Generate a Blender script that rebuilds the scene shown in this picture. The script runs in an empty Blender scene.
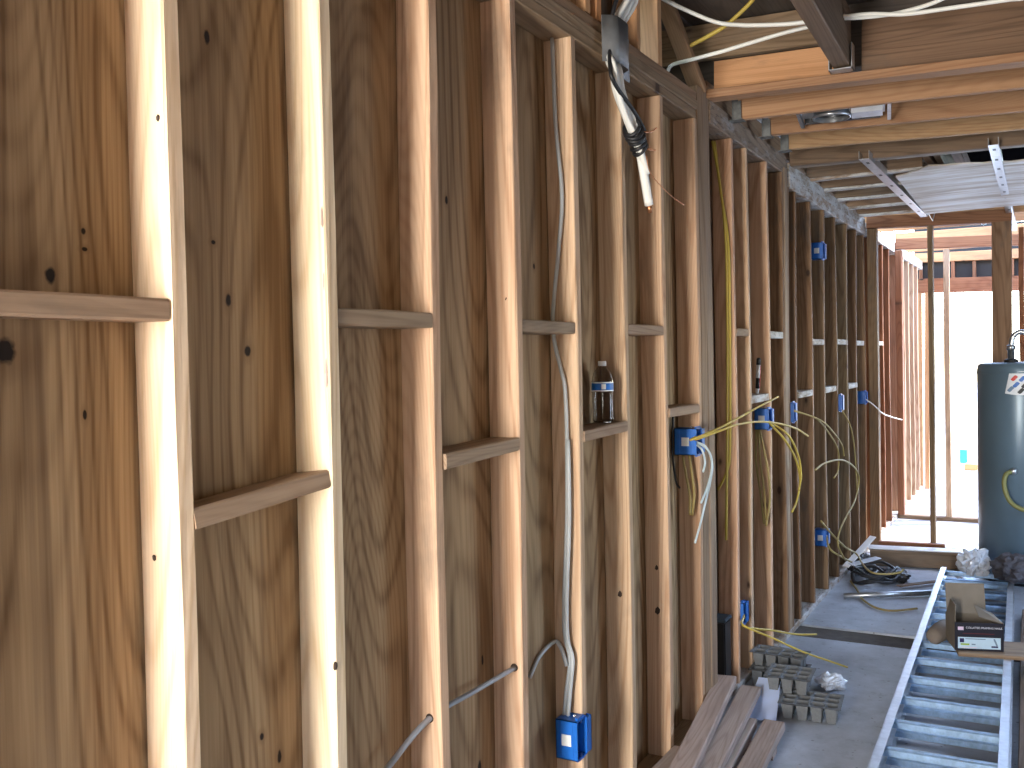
import bpy, bmesh, math, random
from mathutils import Vector, Matrix, noise
random.seed(7)
sc = bpy.context.scene
COL = sc.collection

# ---------------------------------------------------------------- camera
F_PX = 960.0
yaw, pitch, roll = math.atan(538 / F_PX), math.atan(22 / F_PX), 0.020
F0 = Vector((-math.sin(yaw), math.cos(yaw), 0)); R0 = Vector((math.cos(yaw), math.sin(yaw), 0)); U0 = Vector((0, 0, 1))
Fw = F0 * math.cos(pitch) - U0 * math.sin(pitch); Uw = U0 * math.cos(pitch) + F0 * math.sin(pitch)
Rt = R0 * math.cos(roll) - Uw * math.sin(roll); Up = Uw * math.cos(roll) + R0 * math.sin(roll)
cam_data = bpy.data.cameras.new('camera')
cam_data.sensor_fit = 'HORIZONTAL'; cam_data.sensor_width = 36.0; cam_data.lens = F_PX * 36.0 / 1024.0
cam_data.clip_start = 0.02; cam_data.clip_end = 300
cam = bpy.data.objects.new('camera', cam_data); COL.objects.link(cam)
M = Matrix((Rt, Up, -Fw)).transposed().to_4x4(); M.translation = Vector((1.321, 0, 1.62))
cam.matrix_world = M
sc.camera = cam

# ---------------------------------------------------------------- light, sky, exposure
sc.view_settings.view_transform = 'Standard'; sc.view_settings.look = 'None'
sc.view_settings.gamma = 1.0; sc.view_settings.use_curve_mapping = False
sc.view_settings.exposure = 0.0
try:
    sc.cycles.use_denoising = True
    sc.cycles.max_bounces = 8; sc.cycles.diffuse_bounces = 5
    sc.cycles.sample_clamp_indirect = 8.0
    sc.cycles.caustics_reflective = False; sc.cycles.caustics_refractive = False
except Exception:
    pass
world = bpy.data.worlds.new('sky'); sc.world = world; world.use_nodes = True
wn = world.node_tree.nodes; wl = world.node_tree.links
bg = wn['Background']
sky = wn.new('ShaderNodeTexSky'); sky.sky_type = 'NISHITA'; sky.sun_disc = False
sky.sun_elevation = math.radians(58); sky.sun_rotation = math.radians(60); sky.dust_density = 1.0; sky.air_density = 1.0
wl.new(sky.outputs[0], bg.inputs[0]); bg.inputs[1].default_value = 2.0

def lamp(name, kind, loc, energy, color, direction, **kw):
    d = bpy.data.lights.new(name, kind); d.energy = energy; d.color = color
    for k, v in kw.items(): setattr(d, k, v)
    o = bpy.data.objects.new(name, d); COL.objects.link(o); o.location = loc
    o.rotation_euler = Vector(direction).to_track_quat('-Z', 'Y').to_euler()
    return o
SUN = lamp('sun', 'SUN', (6, 20, 12), 9.0, (1.0, 0.93, 0.84), (-0.55, -0.28, -1.0), angle=math.radians(1.0))
# daylight from an unseen doorway behind the photographer, then two added fill lamps
DOOR = lamp('daylight_doorway', 'AREA', (0.37, -1.78, 1.35), 310, (1.0, 0.94, 0.86), (0, 1, 0.0), shape='RECTANGLE', size=0.54, size_y=2.1)
REAR_FILL = lamp('rear_fill_light', 'AREA', (1.75, -1.78, 1.6), 20, (1.0, 0.93, 0.82), (-0.3, 1, 0.0), shape='RECTANGLE', size=0.7, size_y=0.9)  # added fill to brighten the nearest sheathing; its window is made up
SIDE_FILL = lamp('side_fill_light', 'AREA', (3.36, 5.4, 1.5), 45, (0.62, 0.80, 1.0), (-1, 0, -0.25), shape='RECTANGLE', size=1.5, size_y=0.9)  # added bluish fill for the floor; its side window is made up

# ---------------------------------------------------------------- shader helpers
def new_mat(name):
    m = bpy.data.materials.new(name); m.use_nodes = True
    nt = m.node_tree; b = nt.nodes['Principled BSDF']
    return m, nt, b
def N(nt, t, **kw):
    n = nt.nodes.new(t)
    for k, v in kw.items(): setattr(n, k, v)
    return n
def L(nt, a, b): nt.links.new(a, b)
def math_(nt, op, a, b=None, c=None, clamp=False):
    n = N(nt, 'ShaderNodeMath', operation=op); n.use_clamp = clamp
    for i, v in enumerate((a, b, c)):
        if v is None: continue
        if isinstance(v, (int, float)): n.inputs[i].default_value = v
        else: L(nt, v, n.inputs[i])
    return n.outputs[0]
def mix(nt, fac, a, b, mode='MIX'):
    n = N(nt, 'ShaderNodeMix', data_type='RGBA', blend_type=mode)
    for s, v in (('Factor', fac), ('A', a), ('B', b)):
        i = [x for x in n.inputs if x.name == s and (x.type == 'RGBA' or s == 'Factor' and x.type == 'VALUE')][0]
        if isinstance(v, (int, float)): i.default_value = v
        elif isinstance(v, tuple): i.default_value = (*v, 1)
        else: L(nt, v, i)
    return [x for x in n.outputs if x.type == 'RGBA'][0]
def ramp(nt, fac, stops):
    n = N(nt, 'ShaderNodeValToRGB'); e = n.color_ramp.elements
    while len(e) < len(stops): e.new(0.5)
    for i, (p, c) in enumerate(stops):
        e[i].position = p; e[i].color = (*c, 1) if len(c) == 3 else c
    L(nt, fac, n.inputs[0]); return n.outputs[0]
def maprange(nt, v, a, b, c, d):
    n = N(nt, 'ShaderNodeMapRange'); L(nt, v, n.inputs[0])
    for i, x in enumerate((a, b, c, d)): n.inputs[i + 1].default_value = x
    return n.outputs[0]
def noise_(nt, vec, scale, detail=2, rough=0.5, dist=0.0):
    n = N(nt, 'ShaderNodeTexNoise'); n.inputs['Scale'].default_value = scale; n.inputs['Detail'].default_value = detail
    n.inputs['Roughness'].default_value = rough; n.inputs['Distortion'].default_value = dist
    L(nt, vec, n.inputs['Vector']); return n.outputs[0]
def scaled(nt, vec, s):
    n = N(nt, 'ShaderNodeVectorMath', operation='MULTIPLY'); L(nt, vec, n.inputs[0]); n.inputs[1].default_value = s; return n.outputs[0]

def wood(name, pale, dark, tintA=(1.08, 0.97, 0.9), tintB=(0.96, 1.0, 0.98), grime=0.25, knots=1.0, contrast=1.0, vary=0.25, paint=None, plane=False, streak=0.0, pcut=0.0):
    """softwood, long axis = object Z; random offset, tint and value per piece"""
    m, nt, b = new_mat(name)
    tc = N(nt, 'ShaderNodeTexCoord'); oi = N(nt, 'ShaderNodeObjectInfo'); rnd = oi.outputs['Random']
    off = N(nt, 'ShaderNodeCombineXYZ')
    L(nt, math_(nt, 'MULTIPLY', rnd, 37.0), off.inputs[0]); L(nt, math_(nt, 'MULTIPLY', rnd, 91.0), off.inputs[1]); L(nt, math_(nt, 'MULTIPLY', rnd, 53.0), off.inputs[2])
    add = N(nt, 'ShaderNodeVectorMath', operation='ADD'); L(nt, tc.outputs['Object'], add.inputs[0]); L(nt, off.outputs[0], add.inputs[1]); v = add.outputs[0]
    # contour-line grain
    base = noise_(nt, scaled(nt, v, (2.6, 2.6, 0.42) if plane else (6, 6, 0.42)), 1.0, 1.0, 0.4, 0.35)
    rings = math_(nt, 'SINE', math_(nt, 'MULTIPLY', base, 125.0 if plane else 110.0))
    rings = maprange(nt, rings, -1, 1, 0, 1)
    soft = math_(nt, 'POWER', rings, 4.0)
    base2 = noise_(nt, scaled(nt, v, (1.3, 1.3, 0.2) if plane else (3, 3, 0.2)), 1.0, 2.0, 0.5, 0.2)
    fine = math_(nt, 'POWER', maprange(nt, math_(nt, 'SINE', math_(nt, 'MULTIPLY', base2, 520.0)), -1, 1, 0, 1), 2.0)
    fib = noise_(nt, scaled(nt, v, (160, 160, 3.5)), 1.0, 2.0, 0.6)
    broad = noise_(nt, scaled(nt, v, (9, 9, 0.6)), 1.0, 3.0, 0.6)
    k = math_(nt, 'ADD', math_(nt, 'MULTIPLY', soft, (0.36 if plane else 0.45) * contrast), math_(nt, 'MULTIPLY', maprange(nt, fib, 0.3, 0.7, 0, 1), 0.26 * contrast))
    k = math_(nt, 'ADD', k, math_(nt, 'MULTIPLY', fine, 0.18 * contrast))
    k = math_(nt, 'ADD', k, math_(nt, 'MULTIPLY', maprange(nt, broad, 0.3, 0.72, 0, 1), 0.5 * contrast), clamp=True)
    col = mix(nt, k, pale, dark)
    # per piece tint and value
    tint = mix(nt, math_(nt, 'FRACT', math_(nt, 'MULTIPLY', rnd, 17.3)), tintA, tintB)
    col = mix(nt, 1.0, col, tint, 'MULTIPLY')
    val = maprange(nt, math_(nt, 'FRACT', math_(nt, 'MULTIPLY', rnd, 7.7)), 0, 1, 1 - vary, 1 + vary * 0.35)
    cv = N(nt, 'ShaderNodeCombineXYZ'); [L(nt, val, cv.inputs[i]) for i in range(3)]
    col = mix(nt, 1.0, col, cv.outputs[0], 'MULTIPLY')
    # grime
    g = noise_(nt, scaled(nt, v, (7, 7, 2.2)), 1.0, 5.0, 0.65)
    gm = maprange(nt, g, 0.56, 0.74, 0, grime)
    col = mix(nt, gm, col, (0.09, 0.085, 0.075))
    if streak:
        s = noise_(nt, scaled(nt, v, (22, 22, 0.8)), 1.0, 3.0, 0.6)
        col = mix(nt, maprange(nt, s, 0.55, 0.75, 0, streak), col, (0.16, 0.10, 0.06))
    # knots: through columns
    if knots:
        vo = N(nt, 'ShaderNodeTexVoronoi'); vo.inputs['Scale'].default_value = 1.0
        wob = noise_(nt, scaled(nt, v, (30, 30, 20)), 1.0, 2.0)
        L(nt, scaled(nt, v, (5.0, 0.25 if not plane else 5.0, 2.4)) if not plane else scaled(nt, v, (0.25, 3.6, 1.9)), vo.inputs['Vector'])
        d = math_(nt, 'ADD', vo.outputs['Distance'], math_(nt, 'MULTIPLY', wob, 0.035))
        core = maprange(nt, d, 0.055, 0.085, 1, 0); halo = maprange(nt, d, 0.08, 0.16, 0.55, 0)
        col = mix(nt, math_(nt, 'MULTIPLY', halo, knots), col, tuple(x * 0.75 for x in dark))
        col = mix(nt, math_(nt, 'MULTIPLY', core, knots), col, (0.055, 0.03, 0.018))
    if paint:
        p = noise_(nt, scaled(nt, v, (14, 14, 5)), 1.0, 6.0, 0.7)
        col = mix(nt, maprange(nt, p, 0.40 + pcut, 0.58 + pcut, 0.0, 0.9), col, paint)
        p2 = noise_(nt, scaled(nt, v, (70, 70, 12)), 1.0, 3.0, 0.6)
        col = mix(nt, maprange(nt, p2, 0.60, 0.66, 0, 0.6), col, (0.07, 0.06, 0.055))
    L(nt, col, b.inputs['Base Color']); b.inputs['Roughness'].default_value = 0.68
    b.inputs['Specular IOR Level'].default_value = 0.25
    bp = N(nt, 'ShaderNodeBump'); bp.inputs['Strength'].default_value = 0.4; bp.inputs['Distance'].default_value = 0.002
    L(nt, math_(nt, 'ADD', math_(nt, 'MULTIPLY', fib, 0.6), math_(nt, 'MULTIPLY', rings, 0.4)), bp.inputs['Height']); L(nt, bp.outputs[0], b.inputs['Normal'])
    return m

MAT = {}
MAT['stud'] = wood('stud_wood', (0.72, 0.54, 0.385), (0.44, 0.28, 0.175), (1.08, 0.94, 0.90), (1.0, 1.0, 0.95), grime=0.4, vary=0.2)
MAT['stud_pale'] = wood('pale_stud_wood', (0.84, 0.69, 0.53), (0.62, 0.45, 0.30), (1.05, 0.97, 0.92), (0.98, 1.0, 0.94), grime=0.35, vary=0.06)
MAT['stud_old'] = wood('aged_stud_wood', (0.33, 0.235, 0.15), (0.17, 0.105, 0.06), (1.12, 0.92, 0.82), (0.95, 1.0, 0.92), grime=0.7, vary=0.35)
MAT['stud_red'] = wood('reddish_stud_wood', (0.40, 0.19, 0.10), (0.22, 0.09, 0.045), grime=0.2, vary=0.15)
MAT['block'] = wood('blocking_wood', (0.40, 0.30, 0.21), (0.24, 0.165, 0.11), (1.05, 0.95, 0.9), (1, 1, 0.97), grime=0.45, vary=0.2)
MAT['block_white'] = wood('whitewashed_wood', (0.42, 0.33, 0.25), (0.26, 0.19, 0.14), grime=0.25, vary=0.1, paint=(0.62, 0.62, 0.62))
MAT['plate'] = wood('plate_wood', (0.37, 0.255, 0.165), (0.21, 0.135, 0.08), grime=0.35, vary=0.15)
MAT['joist'] = wood('joist_wood', (0.47, 0.305, 0.18), (0.31, 0.18, 0.10), (1.06, 0.94, 0.88), (1, 1.02, 0.9), grime=0.3, vary=0.15)
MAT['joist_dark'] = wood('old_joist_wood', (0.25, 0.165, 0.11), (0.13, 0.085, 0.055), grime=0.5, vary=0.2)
MAT['orange'] = wood('orange_board_wood', (0.66, 0.37, 0.195), (0.48, 0.25, 0.12), grime=0.5, vary=0.04, knots=1.0)
MAT['offcut'] = wood('offcut_wood', (0.50, 0.43, 0.39), (0.33, 0.27, 0.235), (1.06, 0.95, 0.92), (0.95, 1, 1), grime=0.35, vary=0.12)
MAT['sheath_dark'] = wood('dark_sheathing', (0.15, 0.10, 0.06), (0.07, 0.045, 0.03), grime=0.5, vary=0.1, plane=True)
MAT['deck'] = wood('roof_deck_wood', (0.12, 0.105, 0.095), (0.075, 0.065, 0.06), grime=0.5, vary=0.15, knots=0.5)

# plywood: near panels get the knots the photograph shows
def plywood():
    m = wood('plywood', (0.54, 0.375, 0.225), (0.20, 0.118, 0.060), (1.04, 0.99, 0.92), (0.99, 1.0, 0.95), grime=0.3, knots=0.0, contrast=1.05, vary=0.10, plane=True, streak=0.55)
    nt = m.node_tree; b = nt.nodes['Principled BSDF']
    col = b.inputs['Base Color'].links[0].from_socket
    geo = N(nt, 'ShaderNodeNewGeometry'); wob = noise_(nt, scaled(nt, geo.outputs['Position'], (60, 60, 60)), 1.0, 2.0)
    for (ky, kz, ry, rz) in ((0.921, 1.653, .017, .021), (1.390, 1.754, .008, .013), (1.438, 1.653, .009, .012), (1.066, 1.855, .005, .006), (1.067, 1.825, .006, .004),
                             (1.002, 1.777, .010, .014), (1.355, 1.865, .006, .005), (2.191, 2.061, .007, .011), (2.328, 0.770, .006, .016), (1.058, 1.545, .004, .009),
                             (1.352, 2.26, .008, .014), (2.30, 0.47, .010, .02), (1.50, 0.80, .006, .014), (1.45, 0.86, .006, .008), (2.69, 1.92, .006, .009)):
        s = N(nt, 'ShaderNodeVectorMath', operation='SUBTRACT'); L(nt, geo.outputs['Position'], s.inputs[0]); s.inputs[1].default_value = (-0.1, ky, kz)
        ln = N(nt, 'ShaderNodeVectorMath', operation='LENGTH'); L(nt, scaled(nt, s.outputs[0], (0.0, 1 / ry, 1 / rz)), ln.inputs[0])
        d = math_(nt, 'ADD', ln.outputs['Value'], math_(nt, 'MULTIPLY', wob, 0.8))
        col = mix(nt, maprange(nt, d, 1.2, 3.2, 0.55, 0.0), col, (0.20, 0.12, 0.06))
        col = mix(nt, maprange(nt, d, 1.1, 1.5, 1.0, 0.0), col, (0.018, 0.011, 0.008))
    L(nt, col, b.inputs['Base Color'])
    return m
MAT['plywood'] = plywood()

def simple(name, color, rough=0.5, metal=0.0, spec=0.5, nscale=None, namt=0.2, bump=0.0):
    m, nt, b = new_mat(name)
    b.inputs['Roughness'].default_value = rough; b.inputs['Metallic'].default_value = metal; b.inputs['Specular IOR Level'].default_value = spec
    tc = N(nt, 'ShaderNodeTexCoord')
    n = noise_(nt, tc.outputs['Object'], nscale or 12.0, 4.0, 0.6)
    col = mix(nt, maprange(nt, n, 0.35, 0.65, 0, namt), color, tuple(c * 0.45 for c in color))
    L(nt, col, b.inputs['Base Color'])
    if bump:
        bp = N(nt, 'ShaderNodeBump'); bp.inputs['Strength'].default_value = bump; bp.inputs['Distance'].default_value = 0.004
        L(nt, n, bp.inputs['Height']); L(nt, bp.outputs[0], b.inputs['Normal'])
    return m
MAT['blue'] = simple('blue_pvc', (0.008, 0.13, 0.52), 0.38, nscale=30, namt=0.25)
MAT['blue_shade'] = simple('blue_pvc_in_shade', (0.004, 0.04, 0.2), 0.6)  # darker copy of the blue, shade inside the boxes put into the colour
MAT['sticker'] = simple('pale_sticker', (0.72, 0.74, 0.74), 0.6, nscale=80, namt=0.15)
MAT['steel'] = simple('galvanised_steel', (0.55, 0.57, 0.60), 0.34, 0.85, nscale=25, namt=0.4, bump=0.1)
MAT['nail'] = simple('bright_nail', (0.75, 0.75, 0.76), 0.25, 0.9)
MAT['alu'] = simple('aluminium', (0.74, 0.78, 0.84), 0.38, 0.75, nscale=18, namt=0.35, bump=0.08)
MAT['alu_rung_bluelit'] = simple('bluelit_aluminium_rung', (0.42, 0.62, 0.88), 0.38, 0.35, nscale=30, namt=0.5, bump=0.1)  # bluish daylight on the rungs is put into this colour
MAT['yellow'] = simple('yellow_cable_sheath', (0.52, 0.38, 0.06), 0.5, nscale=5)
MAT['yellow_dull'] = simple('dull_yellow_cable_sheath', (0.36, 0.27, 0.09), 0.6, nscale=5, namt=0.4)
MAT['white_cable'] = simple('white_cable_sheath', (0.86, 0.86, 0.81), 0.45, nscale=6, namt=0.15)
MAT['pale_cable'] = simple('pale_blue_white_sheath', (0.58, 0.68, 0.72), 0.45, nscale=6, namt=0.15)
MAT['grey_cable'] = simple('grey_cable_sheath', (0.50, 0.53, 0.54), 0.42, nscale=6, namt=0.25)
MAT['conduit'] = simple('grey_conduit', (0.32, 0.34, 0.38), 0.45, nscale=6, namt=0.2)
MAT['black'] = simple('black_rubber', (0.012, 0.012, 0.014), 0.5, nscale=20)
MAT['void_dark'] = simple('black_void_shade', (0.006, 0.006, 0.007), 1.0, spec=0.0)  # near-black colour for the shade of the ceiling void
MAT['steel_dull'] = simple('dull_steel', (0.20, 0.21, 0.21), 0.5, 0.6, nscale=40, namt=0.6)
MAT['duct'] = simple('grey_duct_tape', (0.15, 0.155, 0.16), 0.42, nscale=30, namt=0.35, bump=0.3)
MAT['copper'] = simple('copper', (0.72, 0.33, 0.16), 0.35, 0.9)
MAT['hole'] = simple('hole_shade_and_knot_wood', (0.05, 0.03, 0.02), 0.9)  # dark colour for the shade inside bored holes, also used for knots
MAT['cardboard'] = simple('cardboard', (0.20, 0.165, 0.125), 0.8, nscale=9, namt=0.3)
MAT['box_print'] = simple('black_printed_card', (0.008, 0.009, 0.02), 0.45)
MAT['label_blue'] = simple('pale_blue_label', (0.50, 0.66, 0.78), 0.5, nscale=30, namt=0.1)
MAT['ink_white'] = simple('white_ink', (0.8, 0.8, 0.85), 0.5)
MAT['ink_pink'] = simple('pinkish_white_ink', (0.75, 0.6, 0.75), 0.5)
MAT['ink_navy'] = simple('navy_ink', (0.015, 0.012, 0.09), 0.5)
MAT['ink_green'] = simple('lime_ink', (0.30, 0.45, 0.05), 0.5)
MAT['ink_red'] = simple('dark_red_ink', (0.12, 0.008, 0.012), 0.5)
MAT['ink_grey'] = simple('grey_blue_ink', (0.16, 0.24, 0.34), 0.5)
MAT['block_smear'] = wood('half_painted_wood', (0.34, 0.27, 0.21), (0.2, 0.15, 0.11), grime=0.4, vary=0.1, paint=(0.42, 0.41, 0.41), pcut=0.1)
MAT['pulp'] = simple('moulded_pulp', (0.165, 0.175, 0.185), 0.95, nscale=60, namt=0.35, bump=0.4)
MAT['paper'] = simple('pale_blue_paper', (0.55, 0.66, 0.95), 0.7, nscale=7, namt=0.12)
MAT['film'] = simple('white_plastic_film', (0.62, 0.66, 0.74), 0.25, nscale=10, namt=0.25, bump=0.3)
MAT['sack'] = simple('dark_grey_sackcloth', (0.10, 0.095, 0.11), 0.8, nscale=15, namt=0.3)
MAT['tan'] = simple('tan_canvas', (0.24, 0.20, 0.17), 0.9, nscale=15, namt=0.3)
MAT['heater'] = simple('blue_grey_enamel', (0.13, 0.19, 0.24), 0.30, 0.15, nscale=2.5, namt=0.2)
MAT['red'] = simple('red_paint', (0.6, 0.03, 0.02), 0.4)
MAT['lblue'] = simple('blue_print', (0.01, 0.12, 0.45), 0.4)
MAT['teal'] = simple('teal_plastic', (0.02, 0.35, 0.36), 0.5)
MAT['terracotta'] = simple('terracotta', (0.6, 0.22, 0.08), 0.8)
MAT['hose'] = simple('green_yellow_hose', (0.25, 0.24, 0.08), 0.5)
MAT['pad_white'] = simple('white_cap_plastic', (0.75, 0.75, 0.76), 0.4)
MAT['ply_white'] = None
def sheet_mat():
    m, nt, b = new_mat('weathered_white_sheet')
    tc = N(nt, 'ShaderNodeTexCoord'); v = tc.outputs['Object']
    a = noise_(nt, scaled(nt, v, (1.2, 9, 9)), 1.0, 4.0, 0.6); c = noise_(nt, scaled(nt, v, (3, 3, 3)), 1.0, 3.0)
    col = ramp(nt, a, [(0.38, (0.40, 0.31, 0.22)), (0.50, (0.66, 0.60, 0.53)), (0.62, (0.86, 0.85, 0.84))])
    col = mix(nt, maprange(nt, c, 0.55, 0.7, 0, 0.4), col, (0.45, 0.36, 0.25))
    L(nt, col, b.inputs['Base Color']); b.inputs['Roughness'].default_value = 0.6
    return m
MAT['ply_white'] = sheet_mat()
def concrete(name, base, dark):
    m, nt, b = new_mat(name)
    g = N(nt, 'ShaderNodeNewGeometry'); v = g.outputs['Position']
    a = noise_(nt, v, 1.6, 6.0, 0.62); c = noise_(nt, v, 9.0, 5.0, 0.7); d = noise_(nt, v, 60.0, 2.0)
    col = mix(nt, maprange(nt, a, 0.38, 0.66, 0, 0.85), base, dark)
    col = mix(nt, maprange(nt, c, 0.5, 0.7, 0, 0.45), col, tuple(x * 1.25 for x in base))
    col = mix(nt, maprange(nt, c, 0.32, 0.44, 0.45, 0), col, tuple(x * 0.6 for x in dark))
    spk = noise_(nt, v, 35.0, 1.0)
    col = mix(nt, maprange(nt, spk, 0.70, 0.76, 0, 0.6), col, (0.09, 0.07, 0.06))
    L(nt, col, b.inputs['Base Color']); b.inputs['Roughness'].default_value = 0.55
    bp = N(nt, 'ShaderNodeBump'); bp.inputs['Strength'].default_value = 0.12; bp.inputs['Distance'].default_value = 0.01
    L(nt, math_(nt, 'ADD', c, math_(nt, 'MULTIPLY', d, 0.3)), bp.inputs['Height']); L(nt, bp.outputs[0], b.inputs['Normal'])
    return m
MAT['concrete'] = concrete('concrete_slab', (0.46, 0.50, 0.57), (0.30, 0.325, 0.37))
MAT['patio'] = concrete('patio_concrete', (0.62, 0.62, 0.60), (0.48, 0.48, 0.46))
MAT['dirt'] = simple('dirt_filled_joint', (0.11, 0.095, 0.085), 0.95, nscale=20, namt=0.5, bump=0.5)
def glass():
    m, nt, b = new_mat('clear_pet')
    b.inputs['Base Color'].default_value = (0.93, 0.96, 0.97, 1); b.inputs['Roughness'].default_value = 0.05
    b.inputs['Transmission Weight'].default_value = 1.0; b.inputs['IOR'].default_value = 1.18
    return m
MAT['pet'] = glass()

# ---------------------------------------------------------------- object helpers
WM = {}
def link(o, parent=None, world_m=None):
    COL.objects.link(o)
    if world_m is not None: o.matrix_basis = world_m
    WM[o.name] = o.matrix_basis.copy()
    if parent is not None:
        o.parent = parent; o.matrix_parent_inverse = WM[parent.name].inverted()
    return o
def thing(name, label, cat, loc, group=None, kind=None):
    o = bpy.data.objects.new(name, None); o.empty_display_size = 0.1
    link(o, None, Matrix.Translation(loc))
    if label: o['label'] = label
    if cat: o['category'] = cat
    if group: o['group'] = group
    if kind: o['kind'] = kind
    return o
def tag(o, label, cat, group=None, kind=None):
    o['label'] = label; o['category'] = cat
    if group: o['group'] = group
    if kind: o['kind'] = kind
    return o
def mesh_obj(name, verts, faces, mat, parent=None, M4=None, smooth=False):
    me = bpy.data.meshes.new(name); me.from_pydata([tuple(v) for v in verts], [], faces); me.update()
    if isinstance(mat, (list, tuple)):
        for x in mat: me.materials.append(x)
    else: me.materials.append(mat)
    if smooth:
        for p in me.polygons: p.use_smooth = True
    return link(bpy.data.objects.new(name, me), parent, M4 or Matrix.Identity(4))
def bm_obj(name, bm, mat, parent=None, M4=None, smooth=False):
    me = bpy.data.meshes.new(name); bmesh.ops.recalc_face_normals(bm, faces=bm.faces); bm.to_mesh(me); bm.free()
    for x in (mat if isinstance(mat, (list, tuple)) else [mat]): me.materials.append(x)
    if smooth:
        for p in me.polygons: p.use_smooth = True
    return link(bpy.data.objects.new(name, me), parent, M4 or Matrix.Identity(4))

_lum = {}
def lumber_mesh(Ln, w, t, mat, rough, var):
    key = (round(Ln, 2), w, t, mat.name, rough, var)
    if key in _lum: return _lum[key]
    c = 0.0035; n = max(2, int(Ln / 0.35)) if rough else 1
    prof = [(-w / 2 + c, -t / 2), (w / 2 - c, -t / 2), (w / 2, -t / 2 + c), (w / 2, t / 2 - c), (w / 2 - c, t / 2), (-w / 2 + c, t / 2), (-w / 2, t / 2 - c), (-w / 2, -t / 2 + c)]
    rr = random.Random(hash((round(Ln, 2), var)) & 0xffff); V = []; Fs = []
    ph = rr.random() * 6; amp = rough * 0.004
    for i in range(n + 1):
        z = -Ln / 2 + Ln * i / n
        dx, dy = amp * math.sin(ph + z * 2.1) , amp * math.cos(ph * 2 + z * 1.7)
        for (x, y) in prof:
            j = 0.0012 * rough
            V.append((x + dx + rr.uniform(-j, j), y + dy * 0.5 + rr.uniform(-j, j), z))
    for i in range(n):
        for k in range(8):
            a = i * 8 + k; b_ = i * 8 + (k + 1) % 8
            Fs.append((a, b_, b_ + 8, a + 8))
    Fs.append(tuple(reversed(range(8)))); Fs.append(tuple(range(n * 8, n * 8 + 8)))
    me = bpy.data.meshes.new('lumber'); me.from_pydata(V, [], Fs); me.materials.append(mat); me.update()
    _lum[key] = me; return me
def lumber(name, p0, p1, w, t, wdir, mat, parent=None, rough=1, var=None):
    """board from p0 to p1 (axis centres); w is the size along wdir, t across it"""
    p0, p1 = Vector(p0), Vector(p1); z = (p1 - p0); Ln = z.length; z.normalize()
    x = Vector(wdir); x = (x - z * x.dot(z)).normalized(); y = z.cross(x)
    me = lumber_mesh(Ln, w, t, mat, rough, random.randrange(4) if var is None else var)
    Mx = Matrix((x, y, z)).transposed().to_4x4(); Mx.translation = (p0 + p1) / 2
    return link(bpy.data.objects.new(name, me), parent, Mx)
def add_box(bm, lo, hi, R=None, mi=0):
    lo, hi = Vector(lo), Vector(hi)
    vs = [bm.verts.new((x, y, z)) for x in (lo.x, hi.x) for y in (lo.y, hi.y) for z in (lo.z, hi.z)]
    for f in ((0, 1, 3, 2), (4, 6, 7, 5), (0, 4, 5, 1), (2, 3, 7, 6), (0, 2, 6, 4), (1, 5, 7, 3)):
        fc = bm.faces.new([vs[i] for i in f]); fc.material_index = mi
    if R is not None: bmesh.ops.transform(bm, matrix=R, verts=vs)
    return vs
def boxes(name, lst, mat, parent=None, M4=None, bevel=0.0, smooth=False):
    bm = bmesh.new()
    for it in lst: add_box(bm, it[0], it[1], it[2] if len(it) > 2 else None, it[3] if len(it) > 3 else 0)
    if bevel: bmesh.ops.bevel(bm, geom=bm.edges[:], offset=bevel, segments=2, affect='EDGES', clamp_overlap=True)
    return bm_obj(name, bm, mat, parent, M4, smooth)
def catmull(pts, k=6):
    P = [Vector(p) for p in pts]; P = [P[0] * 2 - P[1]] + P + [P[-1] * 2 - P[-2]]; out = []
    for i in range(1, len(P) - 2):
        a, b, c, d = P[i - 1:i + 3]
        for j in range(k):
            t = j / k
            out.append(0.5 * ((2 * b) + (c - a) * t + (2 * a - 5 * b + 4 * c - d) * t * t + (3 * b - a - 3 * c + d) * t ** 3))
    out.append(P[-2]); return out
def tube(name, pts, r, mat, parent=None, flat=1.0, k=6, sides=8, straight=False):
    pts = [Vector(p) for p in pts] if straight else catmull(pts, k)
    V = []; Fs = []; n = len(pts); up = None
    for i, p in enumerate(pts):
        d = (pts[min(i + 1, n - 1)] - pts[max(i - 1, 0)]).normalized()
        if up is None: up = Vector((0, 0, 1)) if abs(d.z) < 0.8 else Vector((1, 0, 0))
        s = d.cross(up).normalized(); up = s.cross(d).normalized()
        rr = r[min(i * len(r) // n, len(r) - 1)] if isinstance(r, (list, tuple)) else r
        for j in range(sides):
            a = 2 * math.pi * j / sides
            V.append(p + s * math.cos(a) * rr + up * math.sin(a) * rr * flat)
    for i in range(n - 1):
        for j in range(sides):
            Fs.append((i * sides + j, i * sides + (j + 1) % sides, (i + 1) * sides + (j + 1) % sides, (i + 1) * sides + j))
    Fs.append(tuple(reversed(range(sides)))); Fs.append(tuple(range((n - 1) * sides, n * sides)))
    return mesh_obj(name, V, Fs, mat, parent, smooth=True)
def lathe(name, prof, mat, parent=None, M4=None, n=28, smooth=True, cap=True):
    V = []; Fs = []
    for (r, z) in prof:
        for j in range(n):
            a = 2 * math.pi * j / n; V.append((r * math.cos(a), r * math.sin(a), z))
    for i in range(len(prof) - 1):
        for j in range(n): Fs.append((i * n + j, i * n + (j + 1) % n, (i + 1) * n + (j + 1) % n, (i + 1) * n + j))
    if cap:
        Fs.append(tuple(reversed(range(n)))); Fs.append(tuple(range((len(prof) - 1) * n, len(prof) * n)))
    return mesh_obj(name, V, Fs, mat, parent, M4, smooth)
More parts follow.
